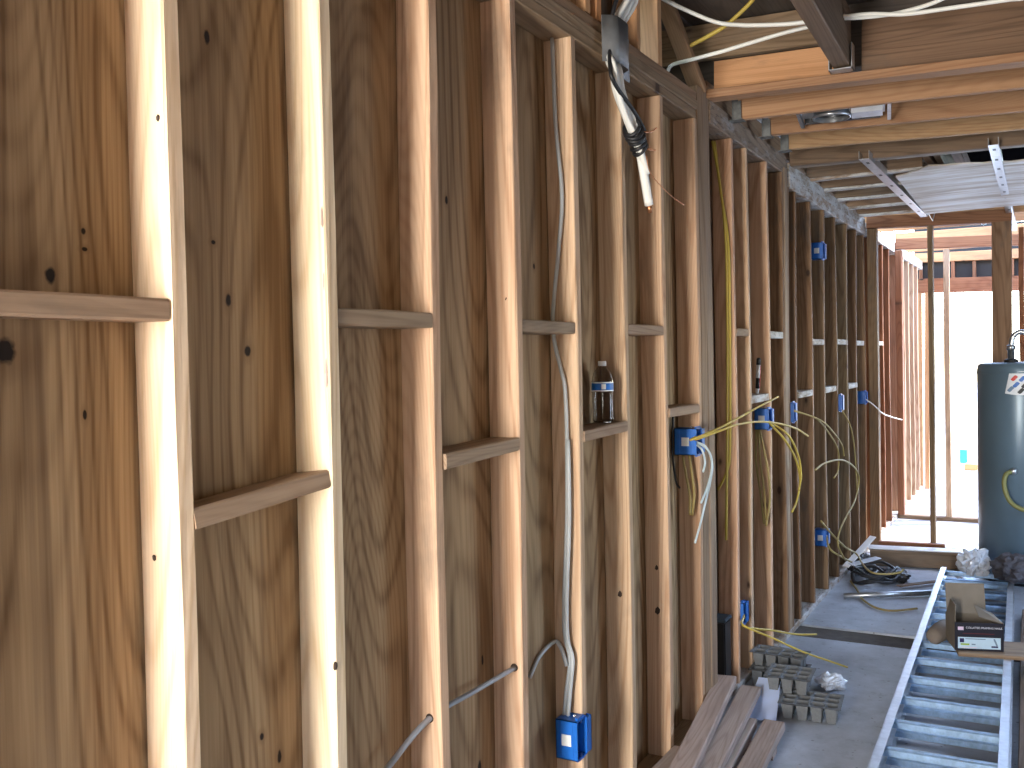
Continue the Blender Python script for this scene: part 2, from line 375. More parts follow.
def text_obj(name, body, size, mat, parent, M4, extrude=0.0003):
    cu = bpy.data.curves.new(name, 'FONT'); cu.body = body; cu.size = size; cu.extrude = extrude; cu.align_x = 'LEFT'; cu.align_y = 'CENTER'
    cu.materials.append(mat)
    tmp = bpy.data.objects.new('tmp', cu); me = bpy.data.meshes.new_from_object(tmp); bpy.data.objects.remove(tmp)
    return link(bpy.data.objects.new(name, me), parent, M4)

X, Y, Z = Vector((1, 0, 0)), Vector((0, 1, 0)), Vector((0, 0, 1))
DEP = 0.098          # stud depth
T = 0.038            # lumber thickness
XC = -DEP / 2        # centre of the framing

# ================================================================= FLOOR
floor = thing('floor', None, None, (0, 0, 0), kind='structure')
FX0, FX1, FY0, FY1 = -0.2, 3.6, -2.1, 12.7
boxes('slab', [((FX0, FY0, -0.12), (FX1, 5.62, 0)), ((FX0, 5.88, -0.12), (FX1, FY1, 0))], MAT['concrete'], floor)
boxes('slab_joint', [((FX0, 5.62, -0.12), (FX1, 5.88, -0.012))], MAT['dirt'], floor)
ground = boxes('ground', [((-25, 12.7, -0.3), (30, 60, -0.05))], MAT['patio'])
ground['kind'] = 'structure'

# ================================================================= LEFT WALL
wall = thing('wall_left', None, None, (0, 0, 0), kind='structure')
studs1 = [-1.27, -0.87, -0.466, -0.06, 0.347, 0.754, 1.16, 1.567, 1.969, 2.386, 2.783, 3.19, 3.585, 4.0]
STT = 2.65
pale = {1.16, 1.567}
def stud(y, z0, z1, mat, wall_=wall, x=XC, name='stud', lean=0.0):
    return lumber(name, (x + lean, y + T / 2, z0), (x, y + T / 2, z1), DEP, T, X, mat, wall_)
for y in studs1:
    if y == 2.386 or y == 1.969:      # the two bored studs with the conduit
        pass
    stud(y, 0.038, STT, MAT['stud_pale'] if y in pale or y < 1 else MAT['stud'])
# post at the change of framing: two boards edge to edge
lumber('stud', (XC, 4.085, 0.038), (XC, 4.085, 2.80), DEP, 0.085, X, MAT['plate'], wall)
lumber('stud', (XC, 4.172, 0.038), (XC, 4.172, 2.80), DEP, 0.085, X, MAT['block'], wall)
studs2 = [4.55, 4.80, 5.195, 5.535]
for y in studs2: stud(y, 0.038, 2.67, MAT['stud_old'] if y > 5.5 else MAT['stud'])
lumber('stud', (XC, 5.613, 0.038), (XC, 5.613, 2.70), DEP, 0.075, X, MAT['block'], wall)
lumber('stud', (XC, 5.672, 0.038), (XC, 5.672, 2.60), DEP, T, X, MAT['stud_old'], wall)
studs3 = [5.84, 6.266, 6.67, 7.076, 7.505, 7.897, 8.28]
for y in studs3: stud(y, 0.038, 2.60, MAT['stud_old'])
studs4 = [8.62, 8.95, 9.30, 9.68]
for y in studs4: stud(y, 0.038, 2.62, MAT['stud_red'])
studs5 = [10.35, 10.75, 11.15, 11.55, 11.95]
for y in studs5: stud(y, 0.038, 2.62, MAT['stud'])
# plates
for (a, b) in ((-1.9, 1.16 + T / 2), (1.16 + T / 2, 4.03)):
    for k, (z, dx) in enumerate(((2.669, 0.0), (2.709, 0.004), (2.749, -0.002))):
        lumber('top_plate', (XC + dx, a + 0.001 * k, z), (XC + dx, b - 0.001 * k, z), DEP, T, X, MAT['plate'], wall)
lumber('top_plate', (XC, 4.22, 2.725), (XC, 5.66, 2.725), DEP, 0.105, X, MAT['block_smear'], wall)
lumber('top_plate', (XC + 0.006, 5.70, 2.64), (XC + 0.006, 8.37, 2.64), DEP, 0.074, X, MAT['block_white'], wall)
lumber('top_plate', (XC + 0.002, 5.70, 2.712), (XC + 0.002, 8.37, 2.712), DEP, 0.066, X, MAT['block_white'], wall)
lumber('top_plate', (XC, 8.46, 2.67), (XC, 12.4, 2.67), DEP, 0.10, X, MAT['block_white'], wall)
lumber('bottom_plate', (XC, -1.9, 0.019), (XC, 4.03, 0.019), DEP, T, X, MAT['plate'], wall)
lumber('bottom_plate', (XC, 4.22, 0.019), (XC, 12.4, 0.019), DEP, T, X, MAT['block_white'], wall)
# blocking, staggered
def block(y0, y1, z, mat, dz=0.0, tw=0.0, w=DEP):
    p = lumber('block', (XC + (DEP - w) / 2 + 0.001, y0 + T + 0.0005, z + dz), (XC + (DEP - w) / 2 + 0.001, y1 - 0.0005, z), w, T, (1, 0, tw), mat, wall)
UP, LO = 1.725, 1.385
block(0.754, 1.16, UP - 0.005, MAT['block']); block(-0.06, 0.347, UP, MAT['block'])
block(1.567, 1.969, UP, MAT['block']); block(2.386, 2.783, UP, MAT['block']); block(3.19, 3.585, UP + 0.005, MAT['block'])
block(4.55, 4.80, 1.745, MAT['block']); block(5.195, 5.535, 1.74, MAT['block_white'])
block(5.84, 6.266, 1.712, MAT['block_white']) if False else None
block(6.266, 6.67, 1.712, MAT['block_white']); block(7.076, 7.505, 1.716, MAT['block_white']); block(7.897, 8.28, 1.714, MAT['block_white'])
block(1.16, 1.567, LO - 0.005, MAT['block'], dz=-0.03, tw=0.10); block(1.969, 2.386, LO, MAT['block'], dz=-0.012)
block(2.783, 3.19, LO - 0.003, MAT['block'], dz=-0.01); block(3.585, 4.0, 1.405, MAT['block'])
block(4.80, 5.195, 1.405, MAT['block_white'], dz=-0.005); block(5.84, 6.266, LO, MAT['block_white']); block(6.67, 7.076, LO, MAT['block_white'])
block(7.505, 7.897, LO, MAT['block_white']); block(8.62, 8.95, LO, MAT['block_white'])
block(8.95, 9.30, 1.72, MAT['block_white'])
# sheathing panels
yp = [-1.95, -0.46, 0.77, 1.99, 3.21, 4.43]
for i in range(len(yp) - 1):
    a, b = yp[i] + 0.0015, yp[i + 1] - 0.0015
    me = boxes('sheathing_panel', [((-0.006, -(b - a) / 2, -1.34), (0.006, (b - a) / 2, 1.34))], MAT['plywood'], wall, Matrix.Translation((-DEP - 0.0065, (a + b) / 2, 1.34)))
ys = 4.43
while ys < 12.3:
    b = min(ys + 1.22, 12.35)
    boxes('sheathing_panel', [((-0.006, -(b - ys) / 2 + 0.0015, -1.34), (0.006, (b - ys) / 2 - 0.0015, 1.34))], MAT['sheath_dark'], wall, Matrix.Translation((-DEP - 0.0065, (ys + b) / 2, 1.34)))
    ys += 1.22
# framing above the plates (upper cripple studs and dark boards behind)
for y in (1.3, 1.75, 2.2, 2.62, 2.93, 3.02, 3.38, 3.60):
    lumber('cripple_stud', (XC, y, 2.770), (XC, y, 3.13), DEP, T, X, MAT['orange'] if y > 2.9 else MAT['stud'], wall)
boxes('upper_sheathing', [((-0.116, -1.95, 2.69), (-0.100, 3.40, 3.16))], MAT['sheath_dark'], wall)
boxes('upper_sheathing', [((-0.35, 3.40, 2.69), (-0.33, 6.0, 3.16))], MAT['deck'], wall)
lumber('brace', (-0.085, 3.85, 3.14), (-0.03, 4.16, 2.80), 0.07, T, X, MAT['plate'], wall)
# bored holes for the conduit (dark plugs sit in the face)
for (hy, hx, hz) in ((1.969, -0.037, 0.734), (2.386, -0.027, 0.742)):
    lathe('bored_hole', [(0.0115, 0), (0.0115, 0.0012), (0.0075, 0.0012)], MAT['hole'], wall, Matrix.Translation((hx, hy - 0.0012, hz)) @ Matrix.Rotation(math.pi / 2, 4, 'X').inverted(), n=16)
# small knots as real loose knots on the stud corners
def blob(name, c, s, mat, parent, sub=2, amp=0.25, fr=3.0, seed=0.0, smooth=True):
    bm = bmesh.new(); bmesh.ops.create_icosphere(bm, subdivisions=sub, radius=1.0)
    for v in bm.verts:
        n = noise.noise(v.co * fr + Vector((seed, seed, seed))); v.co *= 1 + amp * n
        v.co = Vector((v.co.x * s[0], v.co.y * s[1], v.co.z * s[2]))
    return bm_obj(name, bm, mat, parent, Matrix.Translation(c), smooth)
blob('knot', (-0.003, 1.580, 1.198), (0.0045, 0.009, 0.014), MAT['hole'], wall, seed=2)
blob('knot', (-0.002, 1.572, 0.985), (0.004, 0.006, 0.010), MAT['hole'], wall, seed=5)
for (cx, cy, cz, s) in ((-0.060, 1.16, 1.287, .005), (-0.019, 1.16, 2.053, .005), (-0.037, 3.19, 0.775, .009), (-0.046, 3.585, 0.792, .008), (-0.03, 2.386, 1.80, .007),
                        (-0.03, 3.0, 1.0, .006), (-0.05, 2.386, 2.14, .004), (-0.045, 3.585, 0.62, .012)):
    if abs(cy - 3.0) < 0.01: continue
    blob('knot', (cx, cy, cz), (s, 0.0012, s * 1.3), MAT['hole'], wall, sub=1, seed=cz)
# bark and pitch streaks on the wane edge of the second pale stud
for z in (1.93, 1.87, 1.83, 1.80, 1.62, 1.60):
    blob('bark_patch', (-0.002, 1.569, z), (0.0035, 0.006 + 0.003 * math.sin(z * 40), 0.030), MAT['offcut'], wall, sub=1, seed=z * 9, amp=0.5)

# ================================================================= OTHER WALLS
wr = thing('wall_right', None, None, (3.4, 5, 0), kind='structure')
light_gap = [(4.65, 6.15)]  # opening made up to let light in from the unseen right side
segs = [(-1.95, light_gap[0][0]), (light_gap[0][1], 12.5)]
for a, b in segs: boxes('sheathing_panel', [((3.40, a, 0), (3.412, b, 3.14))], MAT['sheath_dark'], wr)
for a, b in light_gap:
    boxes('sheathing_panel', [((3.40, a, 0), (3.412, b, 1.1)), ((3.40, a, 2.0), (3.412, b, 3.14))], MAT['sheath_dark'], wr)
y = -1.8
while y < 12.4:
    if not any(a < y + T and y < b for a, b in light_gap): lumber('stud', (3.35, y, 0.038), (3.35, y, 2.65), DEP, T, X, MAT['stud'], wr)
    y += 0.4064
lumber('top_plate', (3.35, -1.9, 2.70), (3.35, 12.4, 2.70), DEP, 0.09, X, MAT['plate'], wr)
lumber('bottom_plate', (3.35, -1.9, 0.019), (3.35, 12.4, 0.019), DEP, T, X, MAT['plate'], wr)
wb = thing('wall_rear', None, None, (1.6, -1.95, 0), kind='structure')   # behind the photographer, with the open doorway and a gap added for fill light
boxes('sheathing_panel', [((-0.1, -1.97, 0), (0.08, -1.958, 3.14)), ((0.68, -1.97, 0), (1.35, -1.958, 3.14)), ((2.15, -1.97, 0), (3.4, -1.958, 3.14)), ((1.35, -1.97, 0), (2.15, -1.958, 1.1)), ((1.35, -1.97, 2.1), (2.15, -1.958, 3.14)), ((0.08, -1.97, 2.45), (0.68, -1.958, 3.14))], MAT['plywood'], wb)
for x in (0.05, 0.72, 1.0, 1.3, 1.9, 2.3, 2.7, 3.1): lumber('stud', (x, -1.90, 0.038), (x, -1.90, 2.65), DEP, T, Y, MAT['stud'], wb)
lumber('top_plate', (0.01, -1.90, 2.70), (3.3, -1.90, 2.70), DEP, 0.09, Y, MAT['plate'], wb)

# first cross wall (open studs)
wc = thing('wall_back', None, None, (0.5, 8.4, 0), kind='structure')
ym = 8.445
lumber('header', (0.005, ym, 2.718), (1.072, ym, 2.680), 0.098, 0.09, Z, MAT['stud_red'], wc)
lumber('post', (0.045, ym, 0.038), (0.045, ym, 2.66), DEP, 0.075, Y, MAT['stud_old'], wc)
lumber('stud', (0.488, ym, 0.038), (0.488, ym, 2.65), DEP, T, Y, MAT['stud_old'], wc)
lumber('post', (1.0, ym, 0.038), (1.0, ym, 2.635), DEP, 0.138, Y, MAT['stud_old'], wc)
lumber('bottom_plate', (0.005, ym, 0.019), (1.07, ym, 0.019), DEP, T, Y, MAT['stud_old'], wc)
lumber('stud', (1.13, ym + 0.35, 0.038), (1.13, ym + 0.35, 2.62), T, DEP, X, MAT['stud_red'], wc)
# second cross wall
wd = thing('wall_middle', None, None, (0.5, 10.1, 0), kind='structure')
y2 = 10.145
lumber('header', (0.005, y2, 2.705), (1.5, y2, 2.640), 0.105, 0.09, Z, MAT['stud_red'], wd)
lumber('post', (0.032, y2, 0.038), (0.032, y2, 2.64), DEP, 0.06, Y, MAT['stud_red'], wd)
lumber('stud', (0.46, y2, 0.038), (0.46, y2, 2.62), DEP, 0.05, Y, MAT['stud'], wd)
lumber('stud', (0.92, y2, 0.038), (0.92, y2, 2.62), DEP, T, Y, MAT['stud'], wd)
lumber('bottom_plate', (0.005, y2, 0.019), (1.5, y2, 0.019), DEP, T, Y, MAT['plate'], wd)
# outer wall at the end: beam over a wide opening, dark bays above it
we = thing('wall_end', None, None, (1.5, 12.5, 0), kind='structure')
lumber('beam', (-0.09, 12.5, 2.43), (3.4, 12.5, 2.36), 0.17, 0.09, Z, MAT['stud_red'], we)
for x in (-0.02, 0.33, 0.56, 0.95, 1.35, 1.75, 2.15, 2.6, 3.1): lumber('cripple_stud', (x, 12.5, 2.50), (x, 12.5, 2.72), 0.06, T, Y, MAT['stud_red'], we)
lumber('top_plate', (-0.09, 12.5, 2.77), (3.4, 12.5, 2.71), 0.11, 0.09, Z, MAT['orange'], we)
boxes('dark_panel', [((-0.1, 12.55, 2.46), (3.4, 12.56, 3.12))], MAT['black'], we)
lumber('post', (-0.06, 12.5, 0), (-0.06, 12.5, 2.35), 0.09, 0.09, Y, MAT['orange'], we)
lumber('post', (0.03, 12.45, 0), (0.05, 12.45, 2.35), 0.05, 0.05, Y, MAT['orange'], we)
lumber('post', (3.3, 12.5, 0), (3.3, 12.5, 2.35), 0.09, 0.09, Y, MAT['orange'], we)

# ================================================================= CEILING
ce = thing('ceiling', None, None, (1.5, 5, 3.1), kind='structure')
xs = -0.4; i = 0
while xs < 3.6:      # roof deck boards, running along the wall
    b = min(xs + 0.285, 3.62)
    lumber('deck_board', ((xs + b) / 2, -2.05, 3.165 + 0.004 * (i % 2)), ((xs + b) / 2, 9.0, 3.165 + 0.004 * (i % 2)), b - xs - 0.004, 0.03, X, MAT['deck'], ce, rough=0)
    xs = b; i += 1
# long cross header: flat plate, orange filler board, dark board behind
SK = 0.11            # the joists run slightly askew to the wall
def joist(y, x0, x1, z, w, t, wdir, mat, name='joist', sk=SK, zs=0.001):
    return lumber(name, (x0, y + sk * x0, z), (x1, y + sk * x1, z + zs * (x1 - x0)), w, t, wdir, mat, ce)
joist(4.235, -0.085, 3.3, 2.795, 0.092, T, Y, MAT['joist'], 'header_plate', sk=0.075, zs=-0.014)
lumber('filler_board', (0.0, 4.30, 2.895), (0.545, 4.335, 2.885), 0.135, 0.03, Z, MAT['orange'], ce)
lumber('header_board', (-0.35, 4.31, 3.075), (0.55, 4.375, 3.065), 0.16, 0.04, Z, MAT['plate'], ce)
lumber('header_board', (0.63, 4.35, 2.935), (3.3, 4.55, 2.885), 0.235, 0.04, Z, MAT['joist_dark'], ce)
lumber('header_board', (-0.35, 4.40, 3.02), (3.3, 4.64, 3.02), 0.28, 0.04, Z, MAT['deck'], ce)
for (yy, x0, m_) in ((4.535, 0.04, 'joist'), (4.955, 0.075, 'joist'), (5.345, 0.07, 'joist')):
    joist(yy, x0, 3.3, 2.797, 0.10, T, Z, MAT[m_], sk=0.145 if yy < 5.2 else 0.16)
joist(5.75, 0.0, 3.3, 2.80, 0.14, 0.045, Z, MAT['joist_dark'], sk=0.09)
joist(5.80, 0.0, 3.3, 2.742, 0.08, 0.02, Y, MAT['block_smear'], name='furring_strip', sk=0.09)
for yy in (6.28, 6.72, 7.20, 7.66, 8.12): 
    joist(yy, -0.02, 0.66, 2.80, 0.11, 0.045, Z, MAT['joist_dark'], sk=0.03)
    joist(yy + 0.006, -0.02, 0.66, 2.735, 0.06, 0.018, Y, MAT['block_white'], name='furring_strip', sk=0.03)
lumber('trimmer', (0.70, 5.86, 2.83), (0.72, 8.3, 2.83), 0.14, T, Z, MAT['joist_dark'], ce)
lumber('trimmer', (0.755, 5.86, 2.83), (0.765, 8.3, 2.83), 0.14, T, Z, MAT['joist_dark'], ce)
boxes('void_shade_panel', [((0.8, 5.90, 3.09), (3.39, 8.7, 3.10))], MAT['void_dark'], ce)  # black sheets added for the darkness of the void beyond the joists
boxes('void_shade_panel', [((0.8, 5.86, 2.88), (3.39, 5.88, 3.10))], MAT['void_dark'], ce)
for yy in (8.9, 9.5, 10.9, 11.6): joist(yy, -0.1, 3.3, 2.83, 0.14, T, Z, MAT['orange'], sk=0.0)
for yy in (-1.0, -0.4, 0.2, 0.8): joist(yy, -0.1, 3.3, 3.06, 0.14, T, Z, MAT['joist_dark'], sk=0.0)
# rafter-like beam hung from the header, running back over the photographer
lumber('ceiling_beam', (0.577, 4.20, 2.925), (0.775, -1.2, 2.925), 0.24, 0.068, Z, MAT['joist_dark'], ce)
boxes('joist_hanger', [((0.530, 4.14, 2.797), (0.534, 4.20, 2.90)), ((0.620, 4.14, 2.797), (0.624, 4.20, 2.90)), ((0.53, 4.14, 2.797), (0.624, 4.20, 2.801))], MAT['steel'], ce)
for (yy, x0) in ((4.54, 0.03), (4.965, 0.06), (5.355, 0.06)):
    boxes('joist_hanger', [((x0 - 0.03, yy - 0.032, 2.742), (x0 + 0.035, yy + 0.032, 2.7455)), ((x0 - 0.01, yy - 0.030, 2.742), (x0 + 0.030, yy - 0.027, 2.83)),
                          ((x0 - 0.01, yy + 0.027, 2.742), (x0 + 0.030, yy + 0.030, 2.83)), ((x0 - 0.012, yy - 0.036, 2.742), (x0 - 0.008, yy + 0.036, 2.84))], MAT['steel_dull'], ce)
# ledger along the wall top that the joists hang from
lumber('ledger', (-0.045, 4.26, 2.83), (-0.045, 8.3, 2.83), 0.10, 0.04, Z, MAT['plate'], ce)

# ================================================================= THINGS
# --- steel channels hanging under the far joists
def channel(name, p0, p1, w, h, label, slots):
    p0, p1 = Vector(p0), Vector(p1); z = (p1 - p0); Ln = z.length; z.normalize(); x = Vector((z.y, -z.x, 0)).normalized(); yv = z.cross(x)
    Mx = Matrix((x, yv, z)).transposed().to_4x4(); Mx.translation = p0
    t = thing(name, label, 'steel channel', p0, 'galvanised channels under the ceiling joists')
    s = 1 if yv.z > 0 else -1
    boxes('web', [((-w / 2, -0.001, 0), (w / 2, 0.001, Ln))], MAT['steel'], t, Mx)
    boxes('flange', [((-w / 2, 0, 0), (-w / 2 + 0.002, s * h, Ln))], MAT['steel'], t, Mx)
    boxes('flange', [((w / 2 - 0.002, 0, 0), (w / 2, s * h, Ln))], MAT['steel'], t, Mx)
    n = int(Ln / slots)
    for i in range(n): boxes('slot', [((-0.008, -s * 0.002 - 0.0004, 0.1 + i * slots), (0.008, -s * 0.002 + 0.0004, 0.15 + i * slots))], MAT['black'], t, Mx)
    return t
channel('steel_channel', (0.425, 5.66, 2.712), (0.468, 8.22, 2.698), 0.055, 0.045, 'bright galvanised channel left of the pale hanging sheet, under the far joists', 0.42)
channel('steel_channel', (1.068, 5.70, 2.715), (1.052, 9.6, 2.690), 0.05, 0.04, 'slotted galvanised channel crossing in front of the pale sheet at the right', 0.30)
vb = thing('steel_bracket', 'bright V-shaped steel bracket where the left channel meets the cross wall header', 'bracket', (0.52, 8.2, 2.66))
for a, b in (((0.455, 8.22, 2.80), (0.525, 8.25, 2.665)), ((0.525, 8.25, 2.665), (0.555, 8.26, 2.80))):
    lumber('strap', a, b, 0.03, 0.004, Y, MAT['steel'], vb, rough=0)
# --- pale sheet hanging between joists
V = []; Fs = []
nx, ny = 14, 8
for th in (0, 0.008):
    for i in range(nx + 1):
        for j in range(ny + 1):
            u, v = i / nx, j / ny
            x = 0.50 + 0.98 * u; yv = 6.25 + 1.75 * v
            sag = 0.05 * math.sin(u * math.pi) + 0.03 * noise.noise(Vector((x * 2, yv * 2, 0)))
            x0 = x; yv += (1 - v) * (1.15 * max(0.0, 0.22 - u) + 0.10 * noise.noise(Vector((u * 7, 3, 0))) - 0.15 + 0.25 * u)
            V.append((x0, yv, 2.715 - 0.028 * v + sag * 0.15 + th))
k = (nx + 1) * (ny + 1)
for i in range(nx):
    for j in range(ny):
        a = i * (ny + 1) + j; Fs.append((a, a + ny + 1, a + ny + 2, a + 1)); Fs.append((a + k, a + k + 1, a + k + ny + 2, a + k + ny + 1))
for i in range(nx):
    for j in (0, ny):
        a = i * (ny + 1) + j; Fs.append((a, a + k, a + k + ny + 1, a + ny + 1))
for j in range(ny):
    for i in (0, nx):
        a = i * (ny + 1) + j; Fs.append((a, a + 1, a + k + 1, a + k))
tag(mesh_obj('plywood_sheet', V, Fs, MAT['ply_white'], smooth=False), 'pale stained sheet laid under the far ceiling joists', 'sheet')

# --- recessed light housing between the joists
rl = thing('recessed_light_housing', 'metal recessed light housing between two orange ceiling joists', 'light housing', (0.45, 4.97, 2.78))
RM = Matrix.Translation((0.415, 4.80, 2.756)) @ Matrix.Rotation(0.14, 4, 'Z')
lathe('can', [(0.085, 0.0), (0.088, 0.0), (0.088, 0.012), (0.082, 0.012), (0.080, 0.16), (0.076, 0.16), (0.076, 0.0)], MAT['steel'], rl, RM, n=32, cap=False)
lathe('lamp_well', [(0.074, 0.02), (0.05, 0.10), (0.02, 0.11)], MAT['black'], rl, RM, n=24)
boxes('mounting_plate', [((-0.16, -0.10, 0.035), (0.24, 0.12, 0.038))], MAT['steel'], rl, RM)
boxes('junction_box', [((0.11, -0.05, 0.038), (0.21, 0.06, 0.11))], MAT['steel'], rl, RM, bevel=0.003)
boxes('housing_box', [((-0.13, 0.105, 0.01), (0.22, 0.125, 0.12))], MAT['black'], rl, RM)
boxes('foil', [((0.09, -0.02, 0.012), (0.23, 0.10, 0.034))], MAT['alu'], rl, RM)
for s in (-0.15, 0.25): boxes('hanger_bar', [((s, -0.20, -0.002), (s + 0.018, 0.14, 0.003)), ((s + 0.016, -0.20, -0.002), (s + 0.018, 0.14, 0.02))], MAT['steel'], rl, RM)

# --- blue electrical boxes
def ebox(x0, x1, y0, y1, z0, z1, label, flange=True, sticker=True, first=[]):
    t = thing('electrical_box', label, 'electrical box', ((x0 + x1) / 2, y1, z0), 'blue plastic electrical boxes on the studs')
    w = 0.003
    bm = bmesh.new()
    for lo, hi in (((x0, y0, z0), (x0 + w, y1, z1)), ((x0, y0, z0), (x1, y0 + w, z1)), ((x0, y1 - w, z0), (x1, y1, z1)), ((x0, y0, z0), (x1, y1, z0 + w)), ((x0, y0, z1 - w), (x1, y1, z1))):
        add_box(bm, lo, hi)
    # stiffening ribs on the near side and top
    for q in (0.22, 0.78): add_box(bm, (x0 + (x1 - x0) * q - 0.002, y0 - 0.002, z0 + 0.004), (x0 + (x1 - x0) * q + 0.002, y0 + 0.001, z1 - 0.004))
    add_box(bm, (x1 - 0.012, y0 + 0.012, z1 - 0.001), (x1 - 0.004, y1 - 0.012, z1 + 0.007)); add_box(bm, (x1 - 0.012, y0 + 0.012, z0 - 0.007), (x1 - 0.004, y1 - 0.012, z0 + 0.001))
    body = bm_obj('body', bm, MAT['blue'], t)
    if flange:
        boxes('flange', [((x1 - 0.001, y1 - 0.006, z0 + 0.006), (x1 + 0.003, y1 + 0.030, z1 - 0.006)), ((x1 - 0.014, y1 + 0.026, z0 + 0.006), (x1 + 0.003, y1 + 0.030, z1 - 0.006))], MAT['blue'], t)
    boxes('screw_boss', [((x1 - 0.02, (y0 + y1) / 2 - 0.006, z1 - 0.014), (x1 - 0.002, (y0 + y1) / 2 + 0.006, z1 - 0.003))], MAT['blue_shade'], t)
    boxes('screw_boss', [((x1 - 0.02, (y0 + y1) / 2 - 0.006, z0 + 0.003), (x1 - 0.002, (y0 + y1) / 2 + 0.006, z0 + 0.014))], MAT['blue_shade'], t)
    if sticker:
        cx, cz = (x0 + x1) / 2, (z0 + z1) / 2; s = 0.0165
        boxes('sticker', [((cx - s, y0 - 0.0026, cz - s * 1.1), (cx + s, y0 - 0.0004, cz + s * 1.1))], MAT['sticker'], body)
    for q in (0.02, 0.985):
        c = Matrix.Translation((x0 + (x1 - x0) * 0.62, y1 - 0.03, z0 + (z1 - z0) * q + (0.004 if q > 0.5 else -0.004))) @ Matrix.Rotation(math.radians(78), 4, 'X')
        lathe('nail', [(0.0045, -0.001), (0.0045, 0.0005), (0.0016, 0.0008), (0.0016, -0.045)], MAT['nail'], t, c, n=10)
    return t
ebox(-0.064, 0.012, 2.712, 2.783, 0.352, 0.478, 'blue electrical box at the lower end of the grey cables, lowest and nearest')
ebox(-0.086, 0.012, 3.925, 4.0, 1.208, 1.322, 'blue electrical box trailing yellow and white wires, below the blocking')
ebox(-0.062, 0.014, 5.118, 5.195, 1.232, 1.345, 'blue electrical box on the next waist-high stud, looped yellow cables hanging below')
ebox(-0.055, 0.014, 5.692, 5.745, 1.235, 1.350, 'narrow-looking blue electrical box just past the double post, waist height', sticker=False)
ebox(-0.068, 0.012, 6.592, 6.67, 2.265, 2.375, 'blue electrical box mounted high near the whitewashed top plate')
ebox(-0.068, 0.012, 6.592, 6.67, 0.345, 0.455, 'low blue electrical box beside the heap of debris on the floor')
ebox(-0.050, 0.022, 7.117, 7.185, 1.222, 1.340, 'blue electrical box with white nail heads, second from the far end at waist height', sticker=False)
ebox(-0.060, 0.014, 8.205, 8.28, 1.222, 1.325, 'farthest blue electrical box at waist height, by the cross wall', sticker=False)
ebox(-0.055, 0.014, 4.588, 4.645, 0.315, 0.425, 'low blue electrical box with two yellow wires fanning over the floor', sticker=False)

